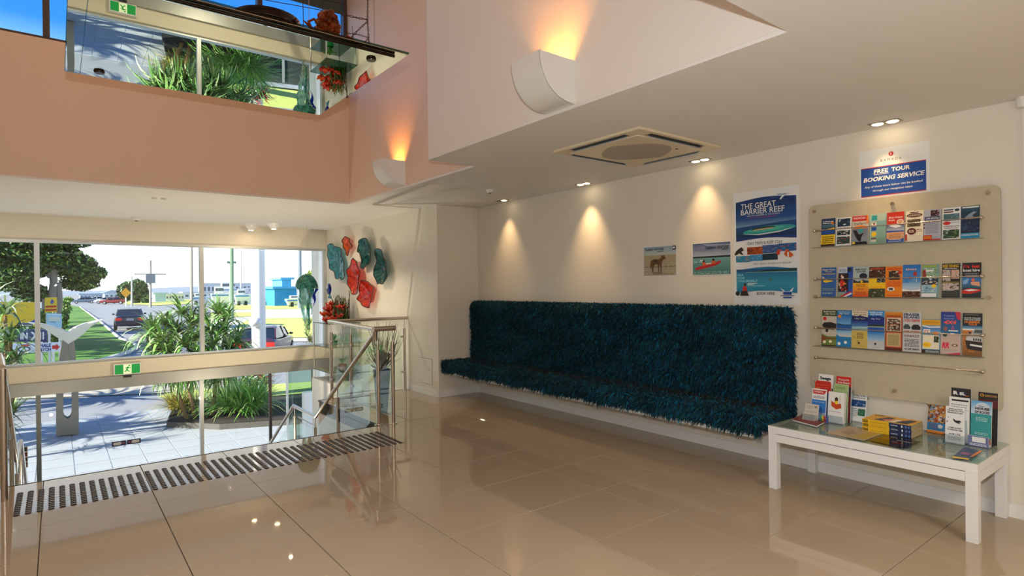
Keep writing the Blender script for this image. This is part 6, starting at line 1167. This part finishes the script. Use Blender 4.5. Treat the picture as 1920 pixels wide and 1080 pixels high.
board('notice_board', [(88, 613), (116, 614), (116, 586), (88, 587)], 27, [('r', 0, 0, 1, 1, '#9ccadc'), ('r', .1, .25, .9, .55, '#c8d0c0'), ('r', .2, .6, .6, .65, '#7a7a70'), ('r', .04, .06, .96, .1, 'w')], 'pale blue notice board on posts above the whale tail')
board('direction_sign', [(18, 641), (88, 641), (88, 619), (18, 617)], 25.5, [('r', 0, 0, 1, 1, '#20306c'), ('t', .28, .25, .48, .8, 'IN', 'w', 0, .05), ('p', [(.55, .2), (.62, .2), (.72, .5), (.62, .85), (.55, .85), (.65, .5)], 'w'), ('r', .8, .2, .84, .8, 'w'), ('r', .88, .2, .92, .8, 'w')], 'dark blue direction sign with white arrow, left of sculpture')
board('whale_watch_sign', [(22, 663), (113, 659), (113, 640), (22, 645)], 24.5, [('r', 0, 0, 1, 1, '#d8e2ea'), ('t', .46, .08, .80, .48, 'WHALE', '#1c3080', .02, .05), ('t', .46, .56, .80, .92, 'WATCH', '#1c3080', .02, .05), ('p', [(.83, .3), (.91, .3), (.91, .1), (.99, .5), (.91, .9), (.91, .7), (.83, .7)], 'r'), ('r', .18, .1, .36, .28, 'r'), ('e', .25, .6, .13, .3, 'n'), ('e', .25, .6, .10, .2, '#d8e2ea')], 'white whale watch sign with a red arrow pointing right')
# ---- poles
def pole(x, y0, y1, Y, r, label, col='#9a948c', arms=(), box=None):
    a, b = PY(x, y0, Y), PY(x, y1, Y); b.z = G(Y)-.02; t = thing('power_pole', label, 'pole', (b.x, Y, b.z))
    pm = mat('pole_'+col[1:], col, .8)
    MB().tube([b, a], [r*1.15, r*.85], 8).build('shaft', pm, t, smooth=True)
    for (y, w_) in arms: p = PY(x, y, Y); MB().box((p.x-w_, p.y-.08, p.z-.08), (p.x+w_, p.y+.08, p.z+.08)).build('crossarm', pm, t)
    if box: p = PY(x, box, Y); part(MB().box((p.x-.65, p.y-.5, p.z-.75), (p.x+.65, p.y+.5, p.z+.75)).build('transformer', mat('transformer', '#7c868c', .6), t), 'grey transformer box')
    return t
pole(282, 488, 567, 110, .17, 'power pole with a grey transformer box beside the round tree', arms=((514, 2.2),), box=522)
pole(359, 440, 566, 75, .14, 'thin grey power pole left of the middle window frame')
pole(434, 440, 588, 52, .16, 'greenish power pole behind the strappy leaves, right pane', '#7f9a80', arms=((492, .35),))
pole(452, 470, 560, 170, .16, 'thin distant mast behind the boats', '#c8c8c4')
pole(562, 440, 575, 80, .26, 'dark grey pole directly behind the glass jellyfish', '#7a8894')
pole(247, 518, 568, 120, .14, 'short thin pole in front of the round tree', '#b0b4b0')
tsn = thing('road_sign', 'yellow diamond road sign by the round tree', 'road sign', PG(236, 567)); p = PY(236, 549, 120)
MB().prism([(p.x-.75, p.y, p.z), (p.x, p.y, p.z-.85), (p.x+.75, p.y, p.z), (p.x, p.y, p.z+.85)], (0, .05, 0)).build('plate', mat('road_yellow', '#f0a818', .5), tsn); MB().tube([(p.x, p.y+.1, -1.1), (p.x, p.y+.1, p.z)], .1, 6).build('post', offw, tsn)
# ---- distant buildings and boats
def fb(x0, x1, yt, yb, Y, col, label, roof=None, nwin=0, gable=0., wcol='#5a6670'):
    a, b = PY(x0, yb, Y), PY(x1, yt, Y); z0 = G(Y); t = thing('building', label, 'building', ((a.x+b.x)/2, Y, z0)); dp = max(6, (b.x-a.x)*.5)
    MB().box((a.x, Y, z0), (b.x, Y+dp, b.z)).build('walls', mat('wall_'+col[1:], col, .8), t)
    rc = roof or '#c8ccd0'; h = (b.z-z0)*gable
    if gable: MB().prism([(a.x-.6, Y-.6, b.z), (b.x+.6, Y-.6, b.z), ((a.x+b.x)/2, Y-.6, b.z+h)], (0, dp+1.2, 0)).build('roof', mat('roof_'+rc[1:], rc, .7), t)
    else: MB().box((a.x-.4, Y-.6, b.z), (b.x+.4, Y+dp+.4, b.z+.35)).build('roof', mat('roof_'+rc[1:], rc, .7), t)
    for k in range(nwin):
        w_ = (b.x-a.x)/nwin; xx = a.x+w_*(k+.25); MB().box((xx, Y-.06, z0+(b.z-z0)*.4), (xx+w_*.5, Y-.01, z0+(b.z-z0)*.75)).build('window', mat('far_window'+wcol[1:], wcol, .3), t)
    return t
fb(196, 222, 549, 566, 190, '#c8d8ea', 'pale blue house with low roof left of the round tree', '#a8b8c8', 3, .35)
fb(150, 192, 552, 566, 230, '#b8c8dc', 'long pale building farthest left on the horizon', '#9cb0c4', 6)
fb(291, 311, 551, 566, 160, '#a8c4dc', 'pale blue shed right of the transformer pole', '#b8ccdc', 0)
fb(311, 345, 552, 565, 170, '#e4e4e4', 'long white workshop with a row of dark windows', '#d8dcdc', 6)
fb(345, 400, 549, 566, 200, '#dfe2e6', 'wide white warehouse behind the middle window frame', '#c4ccd4', 5)
fb(515, 556, 541, 571, 95, '#2c8cd8', 'bright blue tarpaulin covered boat shed', '#4aa4e8', 0, .0)
fb(529, 546, 524, 541, 106, '#58b8e8', 'light blue tower rising over the blue boat shed', '#6cc4ec', 0)
fb(380, 470, 532, 545, 320, '#d8dee4', 'long pale marina building on the horizon', '#c4ccd4', 12)
fb(495, 530, 547, 570, 130, '#e8e8e6', 'white boat works left of the blue shed', '#c8ccd0', 3)
def boat(x0, x1, yk, yd, Y, label, cab=True, mast=0, col='#f2f2f0'):
    a, b = PY(x0, yk, Y), PY(x1, yd, Y); z0, z1 = G(Y)+.3, max(b.z, G(Y)+1.2); w_ = b.x-a.x; t = thing('boat', label, 'boat', ((a.x+b.x)/2, Y, G(Y)), 'boats on the hardstand')
    bw_ = w_*.16
    V_ = [(a.x+w_*.08, Y-bw_*.4, z0), (a.x+w_*.08, Y+bw_*.4, z0), (a.x+w_*.75, Y, z0), (a.x, Y-bw_, z1), (a.x, Y+bw_, z1), (a.x+w_*.7, Y-bw_, z1), (a.x+w_*.7, Y+bw_, z1), (b.x, Y, z1+.25)]
    MB().add(V_, [(0, 2, 1), (0, 1, 4, 3), (0, 3, 5, 2), (1, 2, 6, 4), (2, 5, 7), (2, 7, 6), (3, 4, 6, 7, 5)]).build('hull', mat('gelcoat', '#f0f0ee', .3), t)
    part(MB().box((a.x, Y-bw_*1.01, z1-.35), (a.x+w_*.7, Y+bw_*1.01, z1-.15)).build('stripe', mat('boat_stripe', '#5a90c0', .5), t), 'blue stripe')
    if cab: MB().box((a.x+w_*.15, Y-bw_*.6, z1), (a.x+w_*.5, Y+bw_*.6, z1+(z1-z0)*.55)).build('cabin', mat('gelcoat', '', 0), t, bevel=.1); MB().box((a.x+w_*.16, Y-bw_*.62, z1+(z1-z0)*.2), (a.x+w_*.51, Y+bw_*.62, z1+(z1-z0)*.42)).build('cabin_window', mat('far_window5a6670', '#5a6670', .3), t)
    if mast: MB().tube([(a.x+w_*.5, Y, z1), (a.x+w_*.5, Y, z1+mast)], .09, 6).build('mast', mat('boat_stripe', '', 0), t)
    for k in (.2, .55): MB().box((a.x+w_*k-.2, Y-.5, G(Y)), (a.x+w_*k+.2, Y+.5, z0+.4)).build('cradle', dark, t)
    return t
boat(396, 440, 573, 550, 92, 'large white motor boat left of the greenish pole')
boat(440, 476, 571, 552, 105, 'white boat with cabin right of the greenish pole')
boat(405, 470, 566, 541, 140, 'white boat in second row behind the motor boat', mast=9)
boat(497, 511, 570, 558, 100, 'white boat just right of the round column')
boat(360, 395, 567, 556, 120, 'white boat behind the middle window frame', mast=7)
boat(536, 585, 572, 560, 88, 'long white boat in front of the blue shed')
for i, (x, c_) in enumerate(((200, '#8a2c2c'), (210, '#c8ccd0'), (180, '#6a7a90'), (190, '#e8e8e8'))):
    p = PY((212, 200, 158, 180)[i], 566, 146+9*i); make_car(['small red car parked far away by the pale blue house', 'white car parked far away by the pale blue house', 'grey blue car far away at the left end of road', 'pale car far away at the left end of road'][i], c_, (p.x, 146+9*i, -1.1), math.radians(80+i*3))
hl = MB(); hp = [(-900, 0), (-200, 12), (-60, 18), (40, 14), (120, 24), (200, 30), (260, 22), (380, 34), (480, 26), (700, 12), (1200, 0)]
hl.prism([(x, 880, z-2) for x, z in [(a, b*.35) for a, b in hp]]+[(1200, 880, -4), (-900, 880, -4)], (0, 60, 0)); struct('hills', hl, mat('hazy_hill', '#f6f9fb', .95))  # distance haze is put into this near-white hill colour
